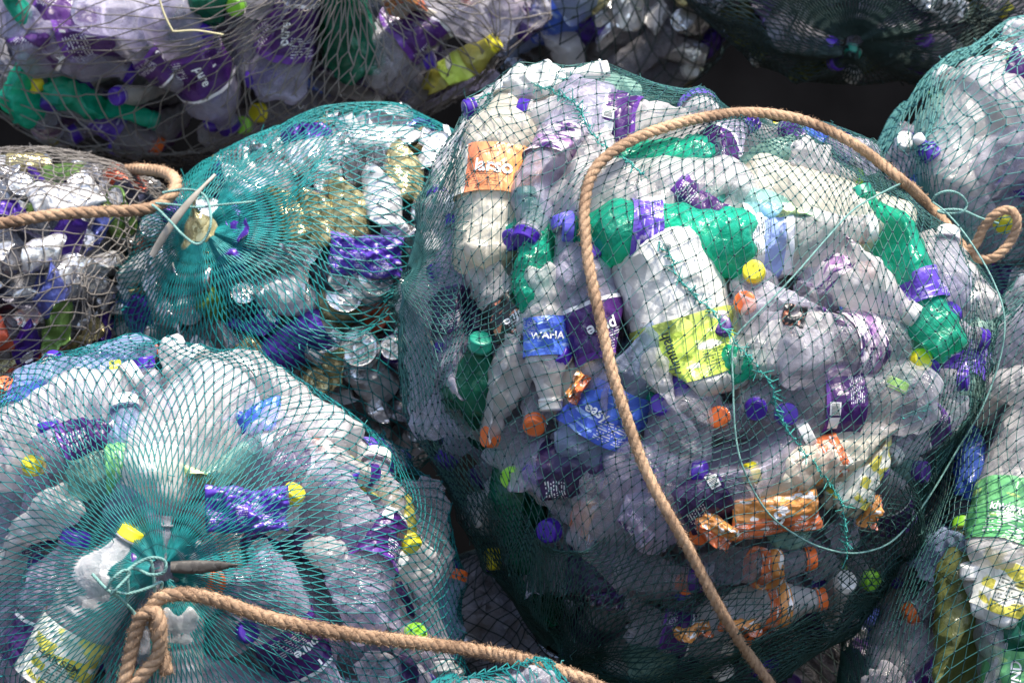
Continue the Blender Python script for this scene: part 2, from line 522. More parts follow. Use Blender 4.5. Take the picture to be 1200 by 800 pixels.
def label_mesh(tn, var, lo, hi):
    key = (tn, var, 'label', lo, hi)
    if key in CACHE: return CACHE[key]
    T = TYPES[tn]; L = T['L']
    zf = np.linspace(lo, hi, 14)
    rr = np.full_like(zf, T['r']) * 1.0 + .0006
    V, F, U = lathe(np.stack([zf * L, rr], -1), 40)
    V = get_def(tn, var)(V)
    # lift slightly outward from the body so the sleeve never sinks in it
    c = V.copy(); c[:, 2] = 0
    V += c / (np.linalg.norm(c, axis=1)[:, None] + 1e-9) * .0016
    V[:, 2] -= L / 2
    me = mesh_from('bottle_label', V, F, [MATS['label_purple']], U)
    CACHE[key] = me
    return me

WORDS = {}
def word_geo(text):
    if text in WORDS: return WORDS[text]
    cu = bpy.data.curves.new('w', 'FONT')
    cu.body = text; cu.size = 1.0; cu.resolution_u = 3; cu.align_x = 'CENTER'; cu.align_y = 'CENTER'
    cu.offset = 0.022
    o = bpy.data.objects.new('w', cu)
    COL.objects.link(o)
    dg = bpy.context.evaluated_depsgraph_get()
    me = bpy.data.meshes.new_from_object(o.evaluated_get(dg))
    import bmesh
    bm = bmesh.new(); bm.from_mesh(me)
    bmesh.ops.triangulate(bm, faces=bm.faces[:])
    V = np.array([v.co[:] for v in bm.verts]); F = [tuple(v.index for v in f.verts) for f in bm.faces]
    bm.free()
    bpy.data.objects.remove(o); bpy.data.curves.remove(cu); bpy.data.meshes.remove(me)
    WORDS[text] = (V, F)
    return WORDS[text]

def text_on_bottle(tn, var, text, h, zc, ang, rot, extra=None):
    """Lettering wrapped round the bottle: h letter height (m), zc centre (fraction of L), ang position round the axis,
    rot 0 = reads round the bottle, 90 = reads along it."""
    T = TYPES[tn]; L, r = T['L'], T['r']
    V, F = word_geo(text)
    V = V * h; F = list(F)
    if extra == 'slash':      # the long stroke that crosses the word on the violet sleeves
        b = len(V); w = h * .09
        V = np.vstack([V, [[-h * .1 - w, -h * .3, 0], [-h * .1 + w, -h * .3, 0], [-h * .1 + w, h * 1.5, 0], [-h * .1 - w, h * 1.5, 0]]])
        F.append((b, b + 1, b + 2, b + 3))
    c, s = math.cos(rad(rot)), math.sin(rad(rot))
    x = V[:, 0] * c - V[:, 1] * s; y = V[:, 0] * s + V[:, 1] * c
    a = ang + x / r
    W = np.stack([(r + .0012) * np.cos(a), (r + .0012) * np.sin(a), zc * L + y], -1)
    W = get_def(tn, var)(W)
    cc = W.copy(); cc[:, 2] = 0
    W += cc / (np.linalg.norm(cc, axis=1)[:, None] + 1e-9) * .0028
    W[:, 2] -= L / 2
    return mesh_from('lettering', W, F, [MATS['ink_white']], smooth=False)

# ------------------------------------------------------------------ cans, pouches
def can_mesh(var):
    key = ('can', var)
    if key in CACHE: return CACHE[key]
    g = np.random.default_rng(500 + var)
    r, L = .033, .118
    pr = smooth_prof([(.008, .0005), (.008, r * .55), (.001, r * .74), (0, r * .78), (.004, r * .88), (.012, r)], 9)
    side = [(z, r) for z in np.linspace(.014, L - .016, 22)]
    top = [(L - .010, r * .96), (L - .003, r * .84), (L - .001, r * .86), (L, r * .85)]
    V, F, U = lathe(np.vstack([pr, side, top]), 32)
    nd = [0, 1, 2, 2, 3, 4, 6][var % 7]
    flat = 1 - .09 * nd
    off = Vector(g.uniform(-9, 9, 3))
    def f(V):
        V = np.array(V, float)
        w = np.sin(np.clip(V[:, 2] / L, 0, 1) * math.pi) ** .5
        V[:, 0] *= 1 - (1 - flat) * w * .9
        V[:, 1] *= 1 + (1 - flat) * w * .3
        gg = np.random.default_rng(900 + var)
        for _ in range(nd):
            a = gg.uniform(0, 2 * math.pi); t = gg.uniform(-1.0, 1.0)
            n = np.array([math.cos(a) * math.cos(t), math.sin(a) * math.cos(t), math.sin(t)])
            c0 = np.array([0, 0, gg.uniform(.2, .8) * L]); d = r * gg.uniform(.3, .8)
            h = (V - c0) @ n - d
            m = (h > 0)
            V[m] -= np.outer(h[m] * (1 + gg.uniform(.0, .5)) * .9, n)
        for i in range(len(V)):
            v = noise.noise_vector(Vector(V[i]) * 45 + off)
            V[i] += np.array(v) * .0016 * nd * w[i]
        return V
    V = f(V); V[:, 2] -= L / 2
    me = mesh_from('can_body', V, F, [MATS['silver']], U)
    lr = [(L - .004, .0005), (L - .004, r * .3), (L - .004, r * .7), (L - .006, r * .76), (L - .001, r * .83)]
    V2, F2, U2 = lathe(lr, 28)
    V2 = f(V2); V2[:, 2] -= L / 2
    lid = mesh_from('can_lid', V2, F2, [MATS['silver']], U2)
    a = np.linspace(0, 2 * math.pi, 17)[:-1]
    V3 = []; 
    for rr, zz in ((1, 0), (1, .001), (.55, .001), (.55, 0)):
        for t in a: V3.append((math.cos(t) * .006 * rr + .004, math.sin(t) * .0085 * rr, L - .003 + zz))
    V3 = np.array(V3)
    F3 = []
    for k in range(4):
        for i in range(16):
            F3.append((k * 16 + i, k * 16 + (i + 1) % 16, ((k + 1) % 4) * 16 + (i + 1) % 16, ((k + 1) % 4) * 16 + i))
    V3 = f(V3); V3[:, 2] -= L / 2
    tab = mesh_from('can_tab', V3, F3, [MATS['silver']], smooth=False)
    CACHE[key] = (me, lid, tab)
    return CACHE[key]

def pouch_mesh(seed, w, h, t=.012):
    g = np.random.default_rng(seed)
    nx, ny = 34, 24
    u, v = np.meshgrid(np.linspace(-1, 1, nx), np.linspace(-1, 1, ny), indexing='ij')
    th = t * (1 - u ** 4) ** .6 * (1 - v ** 4) ** .6 + .0012
    off = Vector(g.uniform(-9, 9, 3))
    crv = np.zeros_like(u); cx = np.zeros_like(u); cy = np.zeros_like(u); fr = np.zeros_like(u)
    for i in range(nx):
        for j in range(ny):
            n = noise.noise_vector(Vector((u[i, j] * 1.5, v[i, j] * 1.2, 0)) + off)
            crv[i, j] = n.z; cx[i, j] = n.x; cy[i, j] = n.y
            fr[i, j] = noise.noise(Vector((u[i, j] * 5, v[i, j] * 5, 3)) + off)
    X = u * w / 2 * (1 + .08 * cx) ; Y = v * h / 2 * (1 + .16 * cy)
    base = crv * .016 + fr * .002
    top = np.stack([X, Y, base + th * (1 + .35 * fr)], -1).reshape(-1, 3)
    bot = np.stack([X, Y, base - th * (1 - .35 * fr)], -1).reshape(-1, 3)
    V = np.vstack([top, bot])
    n = nx * ny
    idx = np.arange(n).reshape(nx, ny)
    F = [tuple(q) for q in np.stack([idx[:-1, :-1], idx[1:, :-1], idx[1:, 1:], idx[:-1, 1:]], -1).reshape(-1, 4)]
    F += [tuple(n + q[::-1]) for q in np.stack([idx[:-1, :-1], idx[1:, :-1], idx[1:, 1:], idx[:-1, 1:]], -1).reshape(-1, 4)]
    b = list(idx[0, :]) + list(idx[1:, -1]) + list(idx[-1, :-1][::-1]) + list(idx[1:-1, 0][::-1])
    for a, c in zip(b, b[1:] + b[:1]):
        F.append((int(a), int(c), int(c) + n, int(a) + n))
    U = np.tile(np.stack([(u + 1) / 2, (v + 1) / 2], -1).reshape(-1, 2), (2, 1))
    return mesh_from('pouch', V, [tuple(int(k) for k in f) for f in F], [MATS['label_orange']], U)

# ------------------------------------------------------------------ bags
class Bag:
    def __init__(self, key, c, y, outline, ry):
        self.key = key
        self.c = P(c[0], c[1], y)
        k = S * (CAMD + y) / CAMD
        ang = []; R = []
        for px, py in outline:
            dx, dz = (px - c[0]) * k, -(py - c[1]) * k
            ang.append(math.atan2(dz, dx)); R.append(math.hypot(dx, dz))
        o = np.argsort(ang)
        ang = np.array(ang)[o]; R = np.array(R)[o]
        t = np.linspace(-math.pi, math.pi, 361)
        aa = np.r_[ang - 2 * math.pi, ang, ang + 2 * math.pi]; RR = np.r_[R, R, R]
        r = np.interp(t, aa, RR)
        for _ in range(6):
            r = (np.roll(r, 1) + 2 * r + np.roll(r, -1)) / 4
        self.t, self.r, self.ry = t, r, ry
        self.ctr = np.array(self.c)
        self.caps = []      # occupied capsules: (a, b, r)
        self.items = []
        # hull mesh for ray lookup
        th = np.linspace(0, math.pi, 61); ph = np.linspace(0, 2 * math.pi, 97)
        TH, PH = np.meshgrid(th, ph, indexing='ij')
        D = np.stack([np.sin(TH) * np.cos(PH), -np.cos(TH), np.sin(TH) * np.sin(PH)], -1).reshape(-1, 3)
        V = self.ctr + D * self.hull(D)[:, None]
        idx = np.arange(len(V)).reshape(61, 97)
        F = np.stack([idx[:-1, :-1], idx[:-1, 1:], idx[1:, 1:], idx[1:, :-1]], -1).reshape(-1, 4)
        self.bvh = BVHTree.FromPolygons(V.tolist(), F.tolist())
    def hull(self, D):
        phi = np.arctan2(D[:, 2], D[:, 0])
        s = np.hypot(D[:, 0], D[:, 2])
        R = np.interp(phi, self.t, self.r)
        n = 2.3
        return 1 / ((s / R) ** n + (np.abs(D[:, 1]) / self.ry) ** n) ** (1 / n)
    def surf(self, px, py):
        """Hull point and outward normal seen at photo pixel (px, py)."""
        q = P(px, py, 0); o = Vector((0, -CAMD, CAMZ)); d = (q - o).normalized()
        h = self.bvh.ray_cast(o, d)
        if h[0] is None:
            # nearest point on the silhouette
            tt = (self.c - o).dot(d); p = o + d * tt
            loc, nrm, _, _ = self.bvh.find_nearest(p)
            h = (loc, nrm)
        p, n = h[0], h[1]
        if n.dot(p - self.c) < 0: n = -n
        return p.copy(), n.normalized()
    def dir_at(self, px, py):
        p, n = self.surf(px, py)
        return (p - self.c).normalized()

A = Bag('A', (800, 440), 0.0, [(455, 400), (465, 320), (490, 230), (515, 150), (545, 108), (590, 95), (650, 78), (720, 88), (800, 104), (870, 125),
        (935, 140), (990, 160), (1030, 195), (1090, 235), (1130, 290), (1160, 350), (1155, 430), (1120, 520), (1075, 610), (1030, 700),
        (960, 770), (860, 815), (760, 815), (680, 790), (600, 720), (540, 620), (485, 520)], .40)
B = Bag('B', (230, 720), -0.12, [(-110, 760), (-80, 560), (0, 440), (60, 408), (130, 397), (210, 390), (280, 398), (340, 420), (400, 455), (460, 505),
        (510, 560), (545, 640), (558, 740), (540, 860), (440, 990), (230, 1040), (20, 990)], .36)
C = Bag('C', (350, 330), 0.38, [(130, 400), (135, 330), (160, 265), (210, 215), (270, 175), (340, 145), (420, 124), (500, 126), (560, 150), (620, 250),
        (620, 420), (540, 530), (400, 560), (250, 530), (160, 470)], .30)
Dg = Bag('D', (10, 330), 0.42, [(-160, 330), (-120, 220), (0, 184), (80, 186), (150, 196), (200, 222), (196, 300), (170, 390), (130, 470), (60, 520), (-60, 520)], .27)
E = Bag('E', (300, -60), 0.75, [(-120, 0), (-70, 130), (0, 150), (60, 178), (140, 192), (220, 194), (330, 175), (430, 150), (530, 120), (600, 80), (660, 0),
        (680, -100), (600, -230), (300, -280), (0, -230)], .36)
E2 = Bag('E2', (720, -60), 1.0, [(540, -60), (560, 60), (610, 120), (700, 150), (790, 120), (850, 60), (880, -60), (800, -200), (640, -200)], .28)
Fb = Bag('F', (1010, -120), 0.70, [(730, -130), (775, -20), (840, 50), (930, 100), (1010, 110), (1100, 94), (1180, 50), (1260, -40), (1290, -150), (1150, -280), (860, -280)], .34)
G = Bag('G', (1235, 200), 0.30, [(1015, 200), (1030, 160), (1065, 110), (1110, 62), (1160, 32), (1230, 5), (1330, 20), (1430, 120), (1430, 300), (1350, 380), (1200, 390), (1080, 330), (1025, 260)], .28)
H = Bag('H', (1240, 600), 0.02, [(960, 860), (985, 770), (1030, 670), (1075, 580), (1115, 490), (1150, 410), (1185, 330), (1240, 300), (1350, 330), (1480, 500), (1500, 700), (1400, 880), (1200, 960), (1030, 940)], .33)
Ib = Bag('I', (600, 905), -0.42, [(440, 905), (470, 830), (510, 795), (570, 774), (640, 778), (700, 805), (750, 860), (760, 905), (700, 1000), (500, 1000)], .16)
J = Bag('J', (600, 790), 0.35, [(440, 790), (470, 690), (540, 640), (620, 640), (700, 690), (740, 790), (680, 900), (500, 900)], .22)
K = Bag('K', (930, 900), 0.45, [(720, 900), (780, 760), (900, 690), (1020, 690), (1120, 780), (1150, 900), (1050, 1020), (800, 1020)], .25)
BAGS = [A, B, C, Dg, E, E2, Fb, G, H, Ib, J, K]
BAGNAME = {'A': 'large central bag', 'B': 'front bag with the yellow-capped bottle in its mouth', 'C': 'teal-netted can bag', 'D': 'grey-netted can bag',
           'E': 'brown-netted bag at the top', 'E2': 'shaded sparse-netted bag', 'F': 'dark bag at the top', 'G': 'bag under the coiled cord',
           'H': 'bag with the green-labelled bottle', 'I': 'low teal bag under the rope', 'J': 'can bag in the gap', 'K': 'dark bag in the bottom gap'}

# ------------------------------------------------------------------ placing contents
THINGS = []      # dict(root, bag, px, py, desc, hand)
def frame_at(bag, px, py, ang, out, spin=0.0, p=None, n=None):
    if p is None:
        p, n = bag.surf(px, py)
    X = Vector((1, 0, 0)); 
    t1 = X - n * X.dot(n)
    if t1.length < .15:
        t1 = Vector((0, -1, 0)) - n * Vector((0, -1, 0)).dot(n)
    t1.normalize()
    t2 = n.cross(t1) if n.cross(t1).z * 1 > -2 else -n.cross(t1)
    t2 = t1.cross(n) * -1
    if t2.z < 0 and abs(t2.z) > .05: t2 = -t2
    a, o = rad(ang), rad(out)
    ax = (t1 * math.cos(a) + t2 * math.sin(a)) * math.cos(o) + n * math.sin(o)
    ax.normalize()
    return p, n, ax

def basis(ax, n, spin):
    z = ax
    x = n - z * n.dot(z)
    if x.length < .05:
        x = Vector((0, 0, 1)) - z * z.z
        if x.length < .05: x = Vector((1, 0, 0))
    x.normalize()
    y = z.cross(x)
    M = Matrix((x, y, z)).transposed().to_4x4()
    return M @ Matrix.Rotation(spin, 4, 'Z')

TINTWORD = dict(clear='clear', clear_dull='dull clear', lilac='lilac-tinted clear', bluish='pale blue', milky='milky white', cream='cream', white='white',
                green='emerald green', dark_green='dark green', mint='pale mint', olive='olive', blue='blue', yellow='yellow')
def add_bottle(bag, px, py, ang=90, out=0, tn='water', tint='clear', lab=None, cap='violet', var=None, inset=0.0, spin=0.0, text=None,
               rng_lab=(.30, .58), th=.016, trot=0, desc=None, scale=1.0, sport=False, capsport=None, hand=True, p=None, n=None, box=False, zs=1.0, ref=None, ink='ink_white', tang=0.0, slash=True):
    T = TYPES[tn]
    if var is None: var = random.randrange(NVAR)
    p, n, ax = frame_at(bag, px, py, ang, out, 0, p, n)
    L, r = T['L'] * scale * zs, T['r'] * scale
    so = abs(math.sin(rad(out))); co = math.cos(rad(out))
    c = p - n * (so * L / 2 * .97 + co * r * .92 + inset)
    M = Matrix.Translation(c) @ basis(ax, n, rad(spin)) @ Matrix.Diagonal((scale, scale, scale * zs, 1))
    tl = M.to_3x3().inverted() @ (Vector((0, -CAMD, CAMZ)) - c)
    face = math.atan2(tl.y, tl.x)
    root = link('plastic_bottle' if T['r'] < .06 and not T['sq'] else 'plastic_jug', None, matrix=M)
    body = link('body', body_mesh(tn, var), root, MATS[tint])
    parts = [body]
    if cap:
        Lm = T['L']
        cp = link('cap', cap_mesh(T['nr'], sport=sport), root, MATS['cap_' + cap], Matrix.Translation((0, 0, Lm / 2 - .0165)))
        parts.append(cp)
        if sport:
            V, F, U = lathe([(0, .0069), (.002, .0085), (.011, .0085), (.013, .006), (.013, .0004)], 24)
            cs = link('spout', mesh_from('spout', V, F, [MATS['cap_white']]), cp, None, Matrix.Translation((0, 0, .026)))
    if lab:
        lb = link('label', label_mesh(tn, var, *rng_lab), root, MATS['label_' + lab])
        parts.append(lb)
        zc = (rng_lab[0] + rng_lab[1]) / 2
        if text:
            link('lettering', text_on_bottle(tn, var, text, th, zc, face + tang, trot, 'slash' if text == 'pure' and slash else None), lb, MATS[ink])
        if box:      # the white panel with its bar code on the violet sleeve
            link('bar_code', barcode_mesh(tn, var, rng_lab[1] - .035, face + box), lb)
    a = c - ax * (L / 2 - r); b = c + ax * (L / 2 - r)
    bag.caps.append((np.array(a), np.array(b), r))
    q = proj(c if not hand else p)
    d = dict(root=root, bag=bag.key, px=q[0], py=q[1], desc=desc, hand=hand, parts=parts, tint=tint, lab=lab, cap=cap, kind='bottle' if T['r'] < .06 and not T['sq'] else 'jug', tn=tn, var=var, out=out, ref=ref, ax=ax)
    THINGS.append(d)
    return d

def barcode_mesh(tn, var, zc, ang):
    T = TYPES[tn]; L, r = T['L'], T['r']
    V = []; F = []; mi = []
    def quad(a0, a1, z0, z1, m, lift):
        n = 4
        for k in range(n):
            b = len(V)
            for aa, zz in ((a0 + (a1 - a0) * k / n, z0), (a0 + (a1 - a0) * (k + 1) / n, z0), (a0 + (a1 - a0) * (k + 1) / n, z1), (a0 + (a1 - a0) * k / n, z1)):
                V.append(((r + lift) * math.cos(aa), (r + lift) * math.sin(aa), zz))
            F.append((b, b + 1, b + 2, b + 3)); mi.append(m)
    z = zc * L
    quad(ang - .35, ang - .02, z - .008, z + .006, 0, .0012)
    quad(ang + .04, ang + .36, z - .008, z + .006, 0, .0012)
    for i in range(9):
        quad(ang + .07 + i * .03, ang + .082 + i * .03, z - .006, z + .004, 1, .002)
    W = get_def(tn, var)(np.array(V))
    cc = W.copy(); cc[:, 2] = 0
    W += cc / (np.linalg.norm(cc, axis=1)[:, None] + 1e-9) * .0026
    W[:, 2] -= L / 2
    return mesh_from('bar_code', W, F, [MATS['ink_white'], MATS['ink_dark']], smooth=False, mat_idx=mi)

def add_can(bag, px, py, ang=90, out=0, mat='silver', var=None, inset=0.0, spin=0.0, desc=None, hand=True, p=None, n=None, scale=.80, ref=None):
    if var is None: var = random.randrange(7)
    p, n, ax = frame_at(bag, px, py, ang, out, 0, p, n)
    L, r = .118 * scale, .033 * scale
    so = abs(math.sin(rad(out))); co = math.cos(rad(out))
    c = p - n * (so * L / 2 * .97 + co * r * .92 + inset)
    M = Matrix.Translation(c) @ basis(ax, n, rad(spin)) @ Matrix.Scale(scale, 4)
    root = link('drinks_can', None, matrix=M)
    me, lid, tab = can_mesh(var)
    body = link('body', me, root, MATS[mat])
    ld = link('lid', lid, root, MATS['silver'])
    link('ring_pull', tab, ld, MATS['silver'])
    a = c - ax * (L / 2 - r); b = c + ax * (L / 2 - r)
    bag.caps.append((np.array(a), np.array(b), r))
    q = proj(c if not hand else p)
    d = dict(root=root, bag=bag.key, px=q[0], py=q[1], desc=desc, hand=hand, parts=[body], tint=mat, lab=None, cap=None, kind='can', tn='can', var=var, out=out, ref=ref, ax=ax)
    THINGS.append(d)
    return d

PSEED = [40]
def add_pouch(bag, px, py, ang, w, h, mat, inset=0.0, desc=None, tilt=0.0, text=None, th=.02, ink='ink_white', t=.012, ref=None, name='plastic_pouch', hand=True):
    PSEED[0] += 1
    p, n, ax = frame_at(bag, px, py, ang, 0)
    c = p - n * (t + .004 + inset)
    x = ax; z = n; y = z.cross(x).normalized(); z = x.cross(y)
    M = Matrix.Translation(c) @ Matrix((x, y, z)).transposed().to_4x4() @ Matrix.Rotation(rad(tilt), 4, 'X')
    me = pouch_mesh(PSEED[0], w, h, t)
    root = link(name, None, matrix=M)
    body = link('body', me, root, mat)
    if text:
        V, F = word_geo(text)
        V = V * th
        tree = BVHTree.FromPolygons([v.co[:] for v in me.vertices], [tuple(f.vertices) for f in me.polygons])
        W = []
        for v in V:
            hh = tree.ray_cast(Vector((v[0], v[1], .2)), Vector((0, 0, -1)))
            W.append((v[0], v[1], (hh[0].z if hh[0] else .012) + .0025))
        link('lettering', mesh_from('lettering', W, F, [MATS[ink]], smooth=False), body)
    bag.caps.append((np.array(c - x * (w / 2 - .02)), np.array(c + x * (w / 2 - .02)), min(h / 2, .03)))
    q = proj(p)
    THINGS.append(dict(root=root, bag=bag.key, px=q[0], py=q[1], desc=desc, hand=True, parts=[body], tint='', lab=None, cap=None, kind='pouch', tn='pouch', var=0, out=0, ref=ref, ax=ax))

def capdot(bag, px, py, col, desc=None, tn='small', tint='clear', ang=None, out=68, inset=0.0, **kw):
    """A bottle whose cap faces us."""
    if ang is None: ang = random.choice([60, 100, 140, -60, 20, 170, -120])
    # aim so that the CAP lands on the pixel
    kw.setdefault('scale', .95)
    return add_bottle(bag, px, py, ang, out, tn, tint, None, col, inset=inset + .004, desc=desc, **kw)

# ---- contents of the large central bag
b = add_bottle
b(A, 552, 195, 82, 0, 'big', 'cream', 'sunset', 'white', var=1, rng_lab=(.36, .60), text='larso', th=.024, spin=0, scale=1.04, desc='cream jug with an orange and yellow label at the upper corner of the large central bag', ref='orange-labelled cream jug', tang=-.15)
b(A, 650, 165, -112, 2, 'big', 'lilac', 'purple_worn', 'violet', var=2, rng_lab=(.38, .56), text='pure', th=.020, tang=-.5, desc='whitish bottle with a faded purple sleeve beside the orange-labelled jug', ref='faded purple sleeve')
b(A, 728, 118, 168, 0, 'big', 'milky', 'purple', 'violet', var=3, rng_lab=(.40, .58), desc='white bottle with a purple band along the top edge of the central bag', ref='purple band on the top edge', box=.3)
b(A, 650, 92, 10, 0, 'mini', 'white', None, None, var=5, inset=-.022, desc='crumpled white bottle poking out of the top of the central bag', ref='white bottle poking out of the top')
b(A, 757, 196, 178, -6, 'jug', 'milky', None, 'white', var=1, scale=.93, desc='big milky jug framed by the curve of the rope', ref='milky jug inside the rope curve')
b(A, 785, 158, 200, 0, 'mini', 'green', None, 'green', var=3, inset=.01, desc='small green bottle squeezed under the upper part of the rope', ref='small green bottle under the rope')
b(A, 842, 160, 60, 0, 'small', 'lilac', 'purple', 'violet', var=3, rng_lab=(.25, .65), desc='bottle with dark purple sleeve directly below the top of the rope', ref='purple sleeve under the rope')
b(A, 892, 196, 20, -60, 'big', 'milky', None, 'white', var=0, scale=1.15, inset=-.012, desc='milky bottle showing its round dimpled base below the top of the rope', ref='round dimpled base')
b(A, 985, 200, 170, -12, 'jug', 'cream', None, 'white', var=1, scale=.95, desc='smooth cream jug at the upper shoulder of the central bag', ref='smooth cream jug')
capdot(A, 829, 208, 'green', 'milky small bottle with a dark green cap facing out', tint='milky', out=75, ref='dark green cap')
b(A, 843, 236, -40, 0, 'mini', 'lilac', 'purple', None, var=4, inset=.006, rng_lab=(.1, .6), desc='scrap of a bottle with purple sleeve beside the big emerald bottle', ref='purple sleeve scrap')
b(A, 776, 264, 177, 2, 'big', 'green', 'violet', 'sky', var=1, inset=-.012, rng_lab=(.50, .66), text='5 l', th=.03, tang=-.3, scale=.92, trot=90, desc='large emerald green bottle with violet sleeve crossing behind the rope', ref='large emerald bottle')
b(A, 925, 248, 12, 0, 'big', 'milky', 'blue_strip', 'white', var=2, inset=.012, rng_lab=(.30, .52), desc='milky bottle with a pale blue striped label', ref='pale blue striped label')
b(A, 796, 340, 106, 6, 'jug', 'white', 'lime', 'white', var=1, scale=1.05, inset=-.016, rng_lab=(.10, .40), text='Himmah', th=.018, trot=90, tang=-.35, ink='ink_dark', zs=.86, desc='white jug with a lime green label in the middle of the central bag', ref='lime-labelled white jug')
b(A, 822, 430, 4, 0, 'small', 'green', None, 'purple_cap', var=3, scale=1.05, desc='squashed emerald bottle under the lime-labelled jug', ref='squashed emerald bottle')
b(A, 608, 290, 98, 0, 'small', 'green', None, 'green', var=4, zs=.82, scale=1.08, desc='upright emerald bottle beside two violet caps', ref='upright emerald bottle')
b(A, 572, 264, 160, 5, 'mini', 'green', None, None, var=5, inset=.01, desc='small crushed emerald bottle behind a violet cap', ref='small crushed emerald bottle')
b(A, 555, 318, 118, 4, 'water', 'milky', 'black_orange', 'white', var=4, rng_lab=(.06, .34), text='enjoy', th=.016, trot=0, tang=-.1, desc='greyish bottle with a black and orange label', ref='black and orange label')
b(A, 512, 358, 95, 0, 'water', 'lilac', 'navy', 'violet', var=4, rng_lab=(.35, .58), desc='upright clear bottle with dark purple sleeve at the edge of the central bag', ref='dark purple sleeve at the edge')
b(A, 592, 412, 55, 0, 'water', 'milky', None, 'white', var=5, desc='milky dented bottle under the black and orange label', ref='milky dented bottle')
b(A, 632, 392, -88, 0, 'small', 'milky', 'blue', 'white', var=1, rng_lab=(.38, .64), text='WAHA', th=.013, trot=180, desc='slim bottle with a bright blue label', ref='bright blue label')
b(A, 688, 368, 108, 2, 'water', 'lilac', 'purple', 'sky', var=1, rng_lab=(.30, .56), text='pure', th=.020, trot=180, tang=.1, scale=1.05, desc='lilac bottle with a purple pure sleeve partly behind the rope', ref='purple sleeve behind the rope')
b(A, 728, 436, 62, 4, 'big', 'bluish', 'blue', 'white', var=2, rng_lab=(.16, .44), text='easy', th=.018, tang=-.2, desc='pale blue bottle with a wide cobalt label by the rope', ref='wide cobalt label')
b(A, 655, 505, 100, 42, 'big', 'cream', None, 'violet', var=3, inset=-.01, desc='cream bottle with its violet cap facing out by the rope', ref='cream bottle with violet cap')
b(A, 700, 562, 5, 0, 'water', 'lilac', 'navy', 'violet', var=4, rng_lab=(.20, .52), desc='bottle with an almost black sleeve lying across the lower middle of the central bag', ref='almost black sleeve')
b(A, 900, 402, 182, 0, 'milk', 'milky', None, 'white', var=2, scale=.86, zs=.9, desc='square milky bottle beside the thin cord', ref='square milky bottle')
b(A, 985, 352, 2, -4, 'water', 'clear', 'purple_worn', 'violet', var=2, rng_lab=(.40, .62), desc='clear bottle with worn purple sleeve above a matching one', ref='upper worn purple sleeve')
b(A, 1020, 408, 4, -9, 'big', 'clear', 'purple_worn', 'violet', var=1, rng_lab=(.42, .60), scale=.94, inset=-.008, desc='clear bottle with sparkling worn purple sleeve and dimpled base', ref='sparkling purple sleeve')
b(A, 1010, 478, 178, -12, 'big', 'clear', 'purple_box', 'white', var=0, inset=-.014, rng_lab=(.42, .62), box=-.45, desc='clear bottle with a broad purple sleeve and white bar code panel', ref='bar-coded purple sleeve')
b(A, 985, 292, -28, 0, 'water', 'milky', 'purple_worn', 'white', var=3, rng_lab=(.30, .55), desc='whitish bottle with pale purple sleeve crossed by the thin cord', ref='pale purple sleeve under the cord')
b(A, 1080, 305, 118, 0, 'big', 'green', 'violet', 'green', var=2, rng_lab=(.30, .46), scale=.95, desc='large emerald bottle with violet label on the sunny shoulder of the bag', ref='emerald bottle on the sunny shoulder')
b(A, 930, 252, 150, 0, 'small', 'mint', 'mint_print', 'green', var=3, desc='mint bottle with green and yellow print below the smooth cream jug', ref='green and yellow print')
b(A, 1092, 412, 30, 0, 'small', 'mint', None, 'violet', var=2, inset=.01, desc='pale mint bottle next to the sparkling purple sleeve', ref='pale mint bottle')
b(A, 985, 545, 185, 0, 'big', 'cream', None, 'yellow', var=4, scale=.85, desc='cream crumpled bottle below the bar-coded sleeve', ref='cream crumpled bottle')
b(A, 945, 556, 200, 0, 'mini', 'cream', 'orange', None, var=3, rng_lab=(.1, .6), desc='small bottle end with orange print under the cream crumpled bottle', ref='orange print')
b(A, 1034, 530, 60, 0, 'small', 'cream', 'yellow', 'lime', var=4, rng_lab=(.1, .62), desc='bottle with a yellow-green label in the lower flank of the bag', ref='yellow-green label')
add_pouch(A, 912, 606, 5, .115, .056, MATS['label_orange'], inset=-.004, desc='orange and yellow crumpled pouch beside the thin cord', text='8', th=.03, ref='orange and yellow pouch')
b(A, 846, 572, 28, 0, 'big', 'lilac', 'navy', 'white', var=2, rng_lab=(.28, .52), box=-.2, desc='dull bottle with a navy sleeve and a white bar code strip', ref='navy sleeve with white strip')
add_pouch(A, 838, 622, -35, .062, .036, MATS['label_orange'], inset=-.008, desc='small orange and white wrapper under the navy sleeve', ref='small orange wrapper')
b(A, 880, 680, 0, 0, 'small', 'clear_dull', 'orange', 'orange', var=3, rng_lab=(.58, .74), inset=.012, desc='bottle with an orange pointed label below the orange pouch', ref='orange pointed label')
b(A, 895, 726, -6, 0, 'small', 'milky', 'orange', 'orange', var=2, rng_lab=(.52, .70), desc='bottle with orange shoulder label lowest but one in the central bag', ref='orange shoulder label')
b(A, 690, 622, 92, 0, 'big', 'clear', None, 'violet', var=3, desc='clear ribbed bottle under the almost black sleeve', ref='clear ribbed bottle')
b(A, 700, 692, 12, 0, 'water', 'clear_dull', 'navy', 'purple_cap', var=5, desc='bottle with dark sleeve in the shadowy underside of the bag', ref='dark sleeve in the underside')
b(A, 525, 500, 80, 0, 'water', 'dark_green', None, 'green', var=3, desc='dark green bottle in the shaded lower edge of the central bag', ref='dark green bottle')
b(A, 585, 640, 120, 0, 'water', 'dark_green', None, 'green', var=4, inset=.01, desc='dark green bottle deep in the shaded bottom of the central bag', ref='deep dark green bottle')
b(A, 790, 535, 70, 0, 'big', 'clear', None, 'violet', var=4, desc='crumpled clear bottle behind the middle of the rope', ref='crumpled bottle behind the rope')
b(A, 770, 455, 95, 0, 'small', 'milky', None, 'white', var=2, desc='white slim bottle beside the wide cobalt label', ref='white slim bottle')
